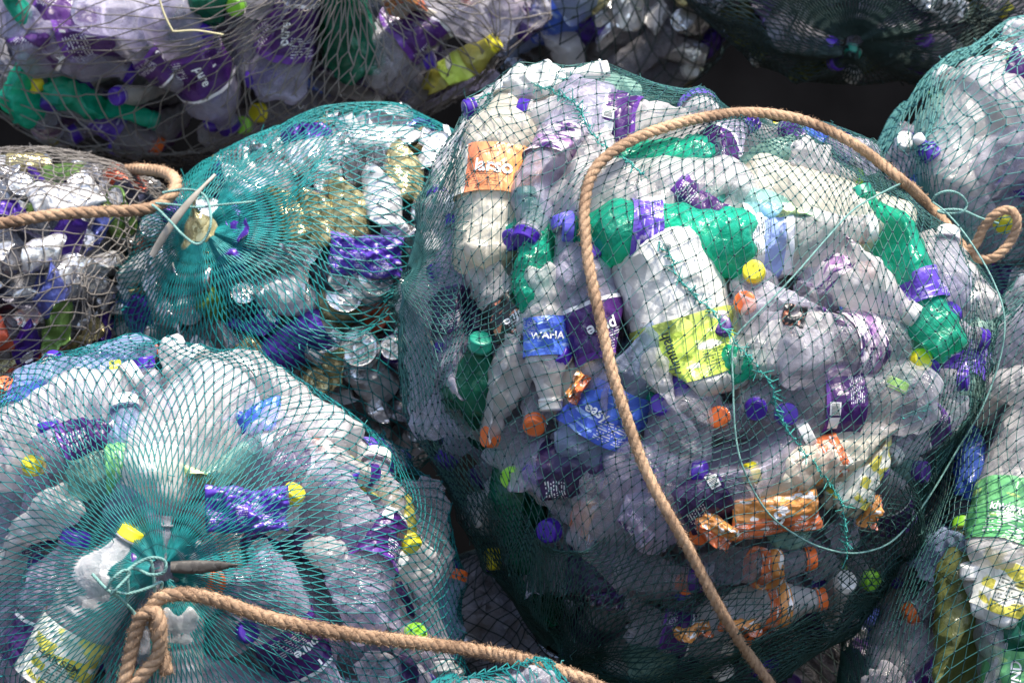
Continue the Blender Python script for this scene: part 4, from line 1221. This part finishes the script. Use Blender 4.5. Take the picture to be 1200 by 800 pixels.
def net(bag, pole, Ncol, s_px, mats, rad_m, name, label, group, warp=.05, knot=1.9, th_max=2.6, pole_in=.0, lift=.003, tens=90, floor=.93, seed=1, ymax=.30, hole=.05, squash=.35, loose=0.0, fold=False):
    """A knotted diamond net drawn over the bag from its gathered mouth: constant number of meshes round, constant
    twine length per mesh, so that cells close up towards the mouth and open at the belly."""
    pdir = bag.dir_at(*pole) if len(pole) == 2 else Vector(pole).normalized()
    up = Vector((0.12, .2, 1)).normalized()
    u = pdir.cross(up).normalized(); v = pdir.cross(u)
    pd, u, v = np.array(pdir), np.array(u), np.array(v)
    Rm = float(np.mean(bag.r)) * .5 + bag.ry * .5
    s = s_px * S
    th = [hole]
    while th[-1] < th_max:
        w = math.pi * math.sin(th[-1]) * Rm / Ncol
        h = math.sqrt(max(s * s - w * w, (squash * s) ** 2))
        th.append(th[-1] + h / Rm)
    th = np.array(th); nr = len(th)
    I, Jx = np.meshgrid(np.arange(Ncol), np.arange(nr))
    al = (I + .5 * (Jx % 2)) * 2 * math.pi / Ncol
    TH = th[Jx]
    D0 = (np.cos(TH)[..., None] * pd + np.sin(TH)[..., None] * (np.cos(al)[..., None] * u + np.sin(al)[..., None] * v)).reshape(-1, 3)
    nz = rnoise(D0, 2.2, seed).reshape(nr, Ncol, 3); nz2 = rnoise(D0, 7.0, seed + 5).reshape(nr, Ncol, 3)
    al2 = al + warp * nz[..., 0] * 2.2 + warp * .35 * nz2[..., 0]
    TH2 = TH + (warp * nz[..., 1] * 2.2 + warp * .35 * nz2[..., 1]) * sm(.05, .5, TH)
    D = (np.cos(TH2)[..., None] * pd + np.sin(TH2)[..., None] * (np.cos(al2)[..., None] * u + np.sin(al2)[..., None] * v))
    Df = D.reshape(-1, 3)
    hull = bag.hull(Df)
    Ph = bag.ctr + Df * hull[:, None]
    kk = S * (CAMD + Ph[:, 1]) / CAMD
    qx = 600 + Ph[:, 0] / kk; qy = 400 - (Ph[:, 2] - CAMZ) / kk
    vis = (Df[:, 1] < ymax) & (qx > -90) & (qx < 1290) & (qy > -90) & (qy < 890)
    rc = hull * floor
    bt = bag.ctree
    C0 = bag.c
    for i in np.nonzero(vis)[0]:
        d = Vector(Df[i])
        o = C0 + d * (hull[i] * 1.35)
        h = bt.ray_cast(o, -d, hull[i] * .75)
        if h[0] is not None:
            rc[i] = max(rc[i] * .0 + (h[0] - C0).length, hull[i] * floor)
    rc = np.minimum(rc, hull * 1.16)
    rc = rc.reshape(nr, Ncol) + lift
    if pole_in:
        cone = np.exp(-(TH / .22) ** 2)
        rc = rc * (1 - pole_in * cone)
    r = rc.copy()
    odd = (np.arange(nr) % 2 == 1)
    def nb(a):
        upw = np.vstack([a[1:], a[-1:]]); dn = np.vstack([a[:1], a[:-1]])
        L = np.where(odd[:, None], upw, np.roll(upw, 1, 1)); Rr = np.where(odd[:, None], np.roll(upw, -1, 1), upw)
        L2 = np.where(odd[:, None], dn, np.roll(dn, 1, 1)); R2 = np.where(odd[:, None], np.roll(dn, -1, 1), dn)
        return (L + Rr + L2 + R2) / 4
    for _ in range(tens):
        r = np.maximum(rc, nb(r) * .999)
    X = (bag.ctr + Df * r.reshape(-1)[:, None])
    ids = np.arange(nr * Ncol).reshape(nr, Ncol)
    a = ids[:-1]; o_ = odd[:-1][:, None]
    up1 = ids[1:]
    e1 = np.stack([a, up1], -1).reshape(-1, 2)
    e2 = np.stack([a, np.where(o_, np.roll(up1, -1, 1), np.roll(up1, 1, 1))], -1).reshape(-1, 2)
    Eg = np.vstack([e1, e2])
    Eg = Eg[vis[Eg[:, 0]] & vis[Eg[:, 1]]]
    ln = np.linalg.norm(X[Eg[:, 0]] - X[Eg[:, 1]], axis=1)
    Eg = Eg[ln < s * 4]
    mid = (X[Eg[:, 0]] + X[Eg[:, 1]]) / 2
    g = np.random.default_rng(seed)
    mid += g.normal(size=mid.shape) * s * (.015 + loose)
    P0 = np.vstack([X[Eg[:, 0]], mid]); P1 = np.vstack([mid, X[Eg[:, 1]]])
    ti = g.choice(Eg[:, 0], max(1, len(Eg) // 70)); Df3 = Df[ti]
    q0 = X[ti]; q1 = q0 + Df3 * .003 + g.normal(size=q0.shape) * .0035; q2 = q1 + g.normal(size=q0.shape) * .0035
    P0 = np.vstack([P0, q0, q1]); P1 = np.vstack([P1, q1, q2])
    Vs, Fs = prisms(P0, P1, rad_m)
    root = None if fold else link(name, None, matrix=Matrix.Translation(bag.c))
    Vs = Vs - bag.ctr
    used = np.unique(Eg)
    Vk, Fk = knots(X[used] - bag.ctr, rad_m * knot, np.clip(math.pi * np.sin(TH.reshape(-1)[used]) * Rm / Ncol / (s * .34), .42, 1))
    if fold:
        f_ = link('gathered_fold', mesh_from('net_fold', Vs, Fs, [MATS[mats[0]]]), bag.net_root)
        link('knotting', mesh_from('fold_knots', Vk, Fk, [MATS[mats[1]]]), f_)
        return f_
    root['label'] = label; root['category'] = 'net'; root['group'] = group
    link('twine', mesh_from('net_twine', Vs, Fs, [MATS[mats[0]]]), root)
    link('knotting', mesh_from('net_knots', Vk, Fk, [MATS[mats[1]]]), root)
    bag.netX = X[used]; bag.nettree = None
    bag.net_root = root
    return root

for bg_ in BAGS:
    objs = [(0, o) for t in THINGS if t['bag'] == bg_.key for o in t['parts']] + [(0, HEAPS[bg_.key])]
    V, F, _ = world_arrays(objs)
    bg_.ctree = BVHTree.FromPolygons(V.tolist(), F)

GRP = 'knotted fishing nets holding the bags of recyclables'
net(A, (665, 800), 154, 12.6, ('net_sea', 'knot_sea'), .00057, 'fishing_net', 'sea green knotted net stretched over the large central bag', GRP, warp=.06, knot=3.3, th_max=3.05, seed=3, hole=.03)
net(A, (640, 790), 200, 11.0, ('net_veil', 'knot_veil'), .00078, '', '', GRP, warp=.12, th_max=.92, seed=33, lift=.008, tens=30, fold=True)
net(A, (1060, 680), 150, 11.0, ('net_veil', 'knot_veil'), .00085, '', '', GRP, warp=.12, th_max=.62, seed=34, lift=.009, tens=30, fold=True)
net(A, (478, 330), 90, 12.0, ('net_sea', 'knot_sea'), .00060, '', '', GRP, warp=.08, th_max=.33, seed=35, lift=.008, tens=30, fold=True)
net(B, (190, 668), 138, 15.0, ('net_teal', 'knot_teal'), .00074, 'fishing_net', 'bright teal net gathered to a tied mouth on the front bag', GRP, warp=.05, knot=2.9, th_max=2.3, pole_in=.03, seed=4, hole=.035)
net(C, (236, 268), 120, 15, ('net_teal', 'knot_teal'), .00095, 'fishing_net', 'teal net fanning out from a mouth over shiny cans', GRP, warp=.10, th_max=2.4, pole_in=.02, seed=5, hole=.07)
net(Dg, (205, 235), 70, 14, ('net_grey', 'knot_grey'), .0011, 'fishing_net', 'coarse grey net over crushed cans beside the short rope', GRP, warp=.12, th_max=2.6, seed=6, loose=.05)
net(E, (400, -60), 78, 27, ('net_grey', 'knot_grey'), .0012, 'fishing_net', 'brown-grey wide-meshed net hanging round purple-sleeved bottles', GRP, warp=.12, th_max=2.4, seed=7, loose=.04)
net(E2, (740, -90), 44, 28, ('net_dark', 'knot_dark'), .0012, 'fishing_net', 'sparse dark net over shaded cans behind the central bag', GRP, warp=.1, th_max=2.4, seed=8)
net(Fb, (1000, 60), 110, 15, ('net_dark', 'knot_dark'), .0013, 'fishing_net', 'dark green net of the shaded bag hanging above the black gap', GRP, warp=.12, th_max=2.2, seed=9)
net(G, (1120, 335), 110, 13, ('net_pale', 'knot_pale'), .00092, 'fishing_net', 'pale aqua net on the sunlit bag beside the sport-capped bottle', GRP, warp=.12, th_max=2.4, seed=10, hole=.05, knot=2.4)
net(H, (1010, 920), 120, 13, ('net_sea', 'knot_sea'), .00065, 'fishing_net', 'sea green net over the bag with the bright green label', GRP, warp=.06, knot=3.0, th_max=2.9, seed=12)
net(Ib, (.1, -.5, -1.0), 90, 11, ('net_teal', 'knot_teal'), .00095, 'fishing_net', 'low dome of teal net under the long rope', GRP, warp=.2, th_max=2.4, seed=13)
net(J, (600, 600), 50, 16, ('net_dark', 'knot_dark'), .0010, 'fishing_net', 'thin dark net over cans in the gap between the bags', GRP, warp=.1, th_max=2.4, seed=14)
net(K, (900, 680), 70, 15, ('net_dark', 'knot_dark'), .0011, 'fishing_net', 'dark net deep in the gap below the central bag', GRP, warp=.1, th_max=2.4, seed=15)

# ------------------------------------------------------------------ ropes and cords
def spline(pts, n_per=14):
    pts = [np.array(p, float) for p in pts]
    pts = [2 * pts[0] - pts[1]] + pts + [2 * pts[-1] - pts[-2]]
    out = []
    for i in range(1, len(pts) - 2):
        p0, p1, p2, p3 = pts[i - 1:i + 3]
        for k in range(n_per):
            t = k / n_per
            out.append(.5 * ((2 * p1) + (-p0 + p2) * t + (2 * p0 - 5 * p1 + 4 * p2 - p3) * t * t + (-p0 + 3 * p1 - 3 * p2 + p3) * t ** 3))
    out.append(pts[-2])
    return np.array(out)

def resample(Q, step):
    d = np.r_[0, np.cumsum(np.linalg.norm(np.diff(Q, axis=0), axis=1))]
    n = max(4, int(d[-1] / step))
    t = np.linspace(0, d[-1], n)
    return np.stack([np.interp(t, d, Q[:, k]) for k in range(3)], -1)

def frames(Q):
    T = np.gradient(Q, axis=0); T /= np.linalg.norm(T, axis=1)[:, None] + 1e-9
    X = np.zeros_like(Q)
    x = np.cross(T[0], [0.2, 1, .1]); x /= np.linalg.norm(x)
    for i in range(len(Q)):
        x = x - T[i] * x.dot(T[i]); x /= np.linalg.norm(x) + 1e-9
        X[i] = x
    return T, X, np.cross(T, X)

def tube(Q, r, ns=8):
    T, X, Y = frames(Q)
    n = len(Q)
    r = np.broadcast_to(r, (n,)).copy()
    r[0] *= .3; r[-1] *= .3
    a = np.arange(ns) * 2 * math.pi / ns
    V = Q[:, None] + (X[:, None] * np.cos(a)[None, :, None] + Y[:, None] * np.sin(a)[None, :, None]) * r[:, None, None]
    idx = np.arange(n * ns).reshape(n, ns)
    F = np.stack([idx[:-1], np.roll(idx[:-1], -1, 1), np.roll(idx[1:], -1, 1), idx[1:]], -1).reshape(-1, 4)
    return V.reshape(-1, 3), F

def merge(parts):
    V = []; F = []; b = 0
    for v, f in parts:
        V.append(v); F.append(f + b); b += len(v)
    return np.vstack(V), np.vstack(F)

def rope_obj(name, Q, R, label, cat='rope', mat='rope', fuzz=900, pitch=5.0, group=None, strands=3):
    Q = resample(Q, R * .35)
    T, X, Y = frames(Q)
    s = np.r_[0, np.cumsum(np.linalg.norm(np.diff(Q, axis=0), axis=1))]
    parts = []
    for k in range(strands):
        a = s / (R * pitch) * 2 * math.pi + k * 2 * math.pi / strands
        C = Q + (X * np.cos(a)[:, None] + Y * np.sin(a)[:, None]) * R * .39
        parts.append(tube(C, R * .63, 9))
    g = np.random.default_rng(5)
    if fuzz:
        i = g.integers(0, len(Q), fuzz); a = g.uniform(0, 2 * math.pi, fuzz)
        n = X[i] * np.cos(a)[:, None] + Y[i] * np.sin(a)[:, None]
        p0 = Q[i] + n * R * .92
        dr = n * g.uniform(.1, .75, fuzz)[:, None] + T[i] * g.normal(size=fuzz)[:, None] * .8 + g.normal(size=(fuzz, 3)) * .25
        p1 = p0 + dr * R * .55
        parts.append(prisms(p0, p1, R * .028))
    V, F = merge(parts)
    c = Q.mean(0)
    o = link(name, mesh_from(name, V - c, F, [MATS[mat]]), matrix=Matrix.Translation(Vector(c)))
    o['label'] = label; o['category'] = cat
    if group: o['group'] = group
    return o

def on_bag(bag, pts, off):
    """path points laid on the outside of the bag's net; a third number lifts a point further out (metres)."""
    out = []
    for q in pts:
        p, n = bag.surf(q[0], q[1])
        d = (p - bag.c).normalized()
        o = bag.c + d * ((p - bag.c).length * 1.35)
        h = bag.ctree.ray_cast(o, -d)
        L = (p - bag.c).length
        hl = (h[0] - bag.c).length if h[0] is not None else L
        L2 = min(max(hl, L * .97), L * 1.1)
        e = q[2] if len(q) > 2 else 0
        # keep the pixel: move towards the camera instead of along the normal
        w = bag.c + d * L2
        toc = (Vector((0, -CAMD, CAMZ)) - p).normalized()
        w = p + toc * max(0, (w - p).dot(toc)) + toc * (off + e)
        out.append(w)
    return out

def soften(Q, k=6):
    Q = np.array(Q)
    for _ in range(k):
        Q[1:-1] = Q[:-2] * .25 + Q[1:-1] * .5 + Q[2:] * .25
    return Q

R1 = .0074
q = [P(1135, 300, .02), P(1118, 275, .02), P(1100, 252, .03), P(1080, 232, .02)] + on_bag(A, [(1060, 214, -.006), (1032, 191, -.004), (1000, 168), (965, 150), (930, 138), (885, 132), (840, 135), (790, 146), (745, 162), (710, 184), (692, 208), (685, 240), (686, 275),
               (690, 310), (698, 350), (708, 395), (716, 430), (726, 465), (738, 500), (750, 535), (765, 568), (785, 605), (808, 645), (826, 680), (842, 710), (860, 740), (880, 770), (905, 805), (925, 840)], R1 + .006)
yb = q[-3].y
q = q[:-2] + [P(906, 806, yb + .03), P(932, 848, yb + .08), P(965, 905, yb + .14)]
rope_obj('twisted_rope', soften(spline(q), 10), R1, 'long tan twisted rope curving over the large central bag', fuzz=5200, group='tan twisted ropes')
R2 = .0088
q = on_bag(B, [(196, 790, .01), (180, 720, .02), (185, 702, .03), (205, 696, .035), (235, 698, .03), (270, 708, .02), (300, 719, .01), (350, 732, .006), (400, 741, .004), (450, 748, .004), (500, 754, .006)], R2 + .006)
q += [P(560, 762, -.32), P(610, 772, -.40), (P(655, 786, -.45)), P(700, 804, -.47), P(760, 850, -.47)]
rope_obj('twisted_rope', soften(spline(q), 8), R2, 'thick tan rope running from the front bag knot to the bottom', fuzz=5200, group='tan twisted ropes')
q = on_bag(B, [(140, 830, .01), (150, 780, .012), (158, 745, .02), (166, 722, .03), (182, 716, .035), (188, 735, .036), (184, 770, .02), (160, 800, .012), (150, 840, .01)], R2 + .006)
rope_obj('twisted_rope', soften(spline(q), 5), R2, 'knotted end of tan rope hanging in a loop below the bag mouth', fuzz=1200, group='tan twisted ropes')
R3 = .0085
q = [P(-60, 268, .08), P(0, 262, .10), P(60, 252, .11), P(120, 248, .12), P(165, 246, .13), P(190, 238, .14), P(204, 224, .15), P(206, 212, .17), P(196, 203, .22), P(175, 199, .30), P(150, 199, .38), P(120, 206, .45)]
rope_obj('twisted_rope', soften(spline(q), 5), R3 * 1.05, 'short tan rope looping across the grey-netted cans', fuzz=1200, group='tan twisted ropes')
q = [P(1128, 296, -.06), P(1142, 288, -.07), P(1152, 268, -.08), P(1165, 252, -.09), P(1183, 246, -.09), P(1192, 258, -.09), P(1186, 280, -.08), P(1168, 300, -.08), P(1150, 304, -.07), P(1135, 296, -.05), P(1115, 286, -.02)]
rope_obj('twisted_rope', soften(spline(q), 3), .0066, 'small loop of tan rope beside the coiled cord', fuzz=500, group='tan twisted ropes')

def cord_obj(Q, r, label, mat='cord_aqua', group='thin aqua tie cords', name='tie_cord', parts_extra=()):
    return rope_obj(name, Q, r, label, 'cord', mat, fuzz=0, pitch=6.0, group=group, strands=3)
q = on_bag(A, [(1062, 212), (1030, 228), (1000, 246), (970, 278), (935, 318), (905, 350), (880, 375), (864, 392), (858, 410), (859, 450), (861, 500), (868, 540), (885, 578), (905, 606), (935, 628), (965, 642),
               (1000, 648), (1035, 640), (1060, 620), (1090, 580)], .006)
q += [P(1120, 530, -.20), P(1150, 480, -.22), P(1172, 420, -.22), P(1177, 370, -.22), P(1162, 325, -.20), P(1135, 280, -.17), P(1110, 250, -.14), P(1092, 236, -.10)]
cord_obj(soften(spline(q), 5), .0013, 'long thin aqua cord looped over the sunny side of the central bag')
q = [P(1092, 236, -.14), P(1098, 228, -.15), P(1112, 224, -.15), P(1126, 229, -.14), P(1133, 240, -.13), P(1126, 249, -.13), P(1108, 250, -.12), P(1100, 247, -.11), P(1125, 246, -.10), P(1150, 256, -.09), P(1170, 262, -.06)]
cord_obj(soften(spline(q), 2), .0019, 'coiled pale cord beside the sport-capped bottle')
def bq(l): return on_bag(B, l, .004)
cord_obj(soften(spline(bq([(108, 672, .03), (125, 690, .035), (140, 700, .035), (155, 715, .03), (160, 722, .03)])), 2), .0022, 'aqua cord strand crossing the neck of the yellow-capped bottle')
cord_obj(soften(spline(bq([(147, 670, .05), (160, 660, .055), (178, 653, .055), (193, 657, .055), (192, 670, .05), (176, 673, .05), (160, 666, .05), (150, 668, .055), (150, 690, .045), (148, 705, .04)])), 2), .0022, 'aqua cord tied in a bow on the mouth of the front bag')
cord_obj(soften(spline(bq([(130, 692, .04), (150, 695, .045), (175, 688, .045), (190, 682, .04), (183, 700, .03), (178, 660, .045), (172, 655, .04)])), 2), .0020, 'aqua cord wound twice around the bag mouth')
cord_obj(soften(spline(bq([(125, 690, .04), (132, 678, .05), (145, 668, .055), (152, 672, .055), (138, 688, .05), (130, 697, .04)])), 2), .0020, 'short aqua cord loop beside the yellow cap')
q = [P(178, 240, .10), P(186, 246, .09), P(200, 260, .08), P(215, 276, .07), P(230, 286, .06), P(240, 280, .06), P(247, 262, .06), P(245, 240, .08), P(236, 226, .10), P(215, 222, .12), P(190, 226, .12)]
cord_obj(soften(spline(q), 3), .0020, 'aqua cord ring around the mouth of the teal-netted can bag')
q = [P(182, 238, .11), P(205, 240, .10), P(230, 243, .09), P(260, 240, .09), P(300, 236, .10)]
cord_obj(soften(spline(q), 2), .0018, 'taut aqua cord from the short rope to the can bag mouth')
q = [P(180, -30, .30), P(190, 10, .30), P(201, 34, .30), P(206, 37, .30), P(230, 36, .30), P(262, 41, .31)]
cord_obj(soften(spline(q), 2), .0016, 'bent dry straw caught in the brown net', 'straw', None, 'straw_stalk')

# knotted repair seams and tufts on the central net (turquoise)
def seam(bag, pts, label_part, seed):
    g = np.random.default_rng(seed)
    Q = resample(soften(spline(on_bag(bag, pts, .004)), 2), .0045)
    Q = Q + g.normal(size=Q.shape) * .0012
    parts = [tube(Q, .0008, 6)]
    Vk, Fk = knots(Q[::2] + g.normal(size=Q[::2].shape) * .001, .0021)
    n = len(Q)
    i = g.integers(0, n, n * 2)
    p0 = Q[i]; p1 = p0 + g.normal(size=p0.shape) * .0065
    parts.append(prisms(p0, p1, .0007))
    V, F = merge(parts)
    c = bag.ctr
    Fl = [tuple(map(int, f)) for f in F] + [tuple(map(int, f)) for f in (Fk + len(V))]
    link('repair_seam', mesh_from('repair_seam', np.vstack([V, Vk]) - c, Fl, [MATS['seam_tq']]), bag.net_root)
seam(A, [(560, 118), (585, 104), (612, 96), (640, 92), (668, 92)], '', 1)
seam(A, [(628, 100), (660, 112), (680, 130), (690, 150), (700, 165), (722, 178), (740, 192), (756, 208)], '', 2)
seam(A, [(770, 286), (786, 300), (790, 318), (800, 330), (815, 348), (832, 360), (842, 378), (856, 392), (862, 404)], '', 3)
seam(A, [(862, 404), (880, 420), (892, 436), (904, 452), (908, 474), (922, 500), (940, 528), (968, 560), (985, 590), (990, 620), (992, 650)], '', 4)
seam(A, [(1060, 490), (1080, 480), (1092, 470)], '', 5)

# dark wooden blade and white slat at the mouths
def blade(name, pts, w, t, mat, label, cat):
    Q = resample(spline(pts), .004)
    T, X, Y = frames(Q)
    n = len(Q)
    s = np.linspace(0, 1, n)
    ww = w * np.clip(np.minimum((1 - s) * 3.2, 1), .12 if mat != 'slat' else .7, 1) * (.8 + .2 * np.sin(s * 5))
    up = Vector((0, -.4, 1)).normalized()
    N_ = np.cross(T, np.array([0, 1, 0])); N_ /= np.linalg.norm(N_, axis=1)[:, None]
    D_ = np.cross(T, N_)
    ring = []
    for a in np.arange(10) * 2 * math.pi / 10:
        ring.append(Q + N_ * (ww * math.cos(a))[:, None] + D_ * (t * math.sin(a)))
    V = np.stack(ring, 1)
    idx = np.arange(n * 10).reshape(n, 10)
    F = np.stack([idx[:-1], np.roll(idx[:-1], -1, 1), np.roll(idx[1:], -1, 1), idx[1:]], -1).reshape(-1, 4)
    c = Q.mean(0)
    o = link(name, mesh_from(name, V.reshape(-1, 3) - c, F, [MATS[mat]]), matrix=Matrix.Translation(Vector(c)))
    o['label'] = label; o['category'] = cat
blade('wooden_stick', bq([(200, 664, .03), (225, 664, .03), (250, 663, .028), (284, 661, .022)]), .0085, .003, 'wood_dark', 'dark pointed stick poking out of the front bag mouth', 'stick')
b(B, 208, 668, 170, 30, 'mini', 'clear_dull', None, 'purple_cap', var=4, inset=-.02, desc='dull crushed bottle end beside the dark stick', ref='crushed end by the stick')
b(B, 172, 690, 80, 10, 'small', 'clear_dull', None, None, var=5, inset=-.012, desc='grey crushed bottle under the tied cord', ref='grey bottle under the cord')
THINGS[-1]['seen'] = THINGS[-2]['seen'] = 50
blade('plastic_strip', [P(178, 300, .10), P(195, 272, .09), P(215, 245, .09), P(235, 222, .10), P(252, 205, .12)], .006, .002, 'slat', 'pale flat strip slanting through the can bag mouth', 'strip')

# ------------------------------------------------------------------ labels
WORDY = dict(silver='silver', silver_dull='grey', gold='golden', can_purple='violet', can_blue='blue', can_green='green', can_white='white', can_red='red', can_dark='black')
LABW = dict(purple='purple sleeve', purple_box='purple sleeve', purple_worn='worn purple sleeve', violet='violet label', navy='dark navy sleeve', blue='blue label')
CAPW = dict(violet='violet cap', purple_cap='purple cap', orange='orange cap', yellow='yellow cap', lime='lime cap', green='green cap', white='white cap', sky='blue cap')
used = set()
hand = [t for t in THINGS if t['desc']]
for t in hand:
    l = ' '.join(t['desc'].split()[:16])
    used.add(l); t['label'] = l
def where(t, refs):
    best = sorted(refs, key=lambda h: (h['px'] - t['px']) ** 2 + (h['py'] - t['py']) ** 2)
    return best
for t in sorted([t for t in THINGS if not t['desc']], key=lambda t: -t['seen']):
    if t['kind'] == 'can':
        look = WORDY[t['tint']] + (' crushed can' if t['var'] % 7 > 1 else ' round can') + (' end' if abs(t['out']) > 25 else '')
    else:
        look = ('dented ' if t['var'] % 6 > 2 else '') + TINTWORD[t['tint']] + ' ' + ('jug' if t['kind'] == 'jug' else dict(big='large', water='tall', small='small', mini='tiny')[t['tn']] + ' bottle')
        if t['out'] < -25: look += ' base'
        elif t['lab']: look += ' with ' + LABW[t['lab']]
        elif t['cap'] and t['out'] > 25: look += ' with ' + CAPW[t['cap']]
    refs = [h for h in hand if h['bag'] == t['bag'] and h.get('ref')]
    if not refs: refs = [h for h in hand if h.get('ref')]
    done = False
    for h in where(t, refs)[:14]:
        dx, dy = t['px'] - h['px'], t['py'] - h['py']
        rel = 'above' if dy < -abs(dx) * .7 else 'below' if dy > abs(dx) * .7 else 'beside'
        dist = math.hypot(dx, dy)
        rel = ('just ' if dist < 45 and rel != 'beside' else '') + rel
        r = h['ref'].split()
        l = ' '.join((look + ' ' + rel + ' the ' + ' '.join(r)).split())
        if len(l.split()) <= 16 and l not in used:
            done = True; break
    if not done:
        l = look + ' deep in the ' + BAGNAME[t['bag']]
        if l in used: l = look + ' half hidden by others in the ' + BAGNAME[t['bag']]
        l = ' '.join(l.split()[:16])
    used.add(l); t['label'] = l
GR = dict(bottle='plastic bottles packed in the netted bags', can='drinks cans packed in the netted bags', jug='large plastic jugs packed in the bags', pouch='plastic pouches and wrappers in the bags')
for t in THINGS:
    r = t['root']; r['label'] = t['label']
    r['category'] = dict(bottle='bottle', can='can', jug='jug', pouch='pouch')[t['kind']]
    r['group'] = GR[t['kind']]

# ------------------------------------------------------------------ ground and dark background
GZ = .20
V = []; F = []
n = 40
xs = np.linspace(-30, 30, n + 1); ys = np.linspace(-6, 60, n + 1)
for y in ys:
    for x in xs:
        V.append((x, y, GZ + noise.noise(Vector((x, y, 0)) * .7) * .02))
for j in range(n):
    for i in range(n):
        F.append((j * (n + 1) + i, j * (n + 1) + i + 1, (j + 1) * (n + 1) + i + 1, (j + 1) * (n + 1) + i))
g = link('ground', mesh_from('ground', V, F, [MATS['ground']])); g['kind'] = 'structure'
V = []; F = []
xs = np.linspace(-2.6, 2.6, 61); zs = np.linspace(GZ, 2.6, 31)
for z in zs:
    for x in xs:
        V.append((x, 1.9 + noise.noise(Vector((x * 1.3, 0, z * .6))) * .12, z))
for j in range(30):
    for i in range(60):
        F.append((j * 61 + i, j * 61 + i + 1, (j + 1) * 61 + i + 1, (j + 1) * 61 + i))
g = link('background', mesh_from('background', V, F, [MATS['backdrop']])); g['kind'] = 'structure'  # near-black sheet added behind the pile; its colour stands in for the shaded gap
print('objects', len(bpy.data.objects), 'verts', sum(len(o.data.vertices) for o in bpy.data.objects if o.type == 'MESH'))
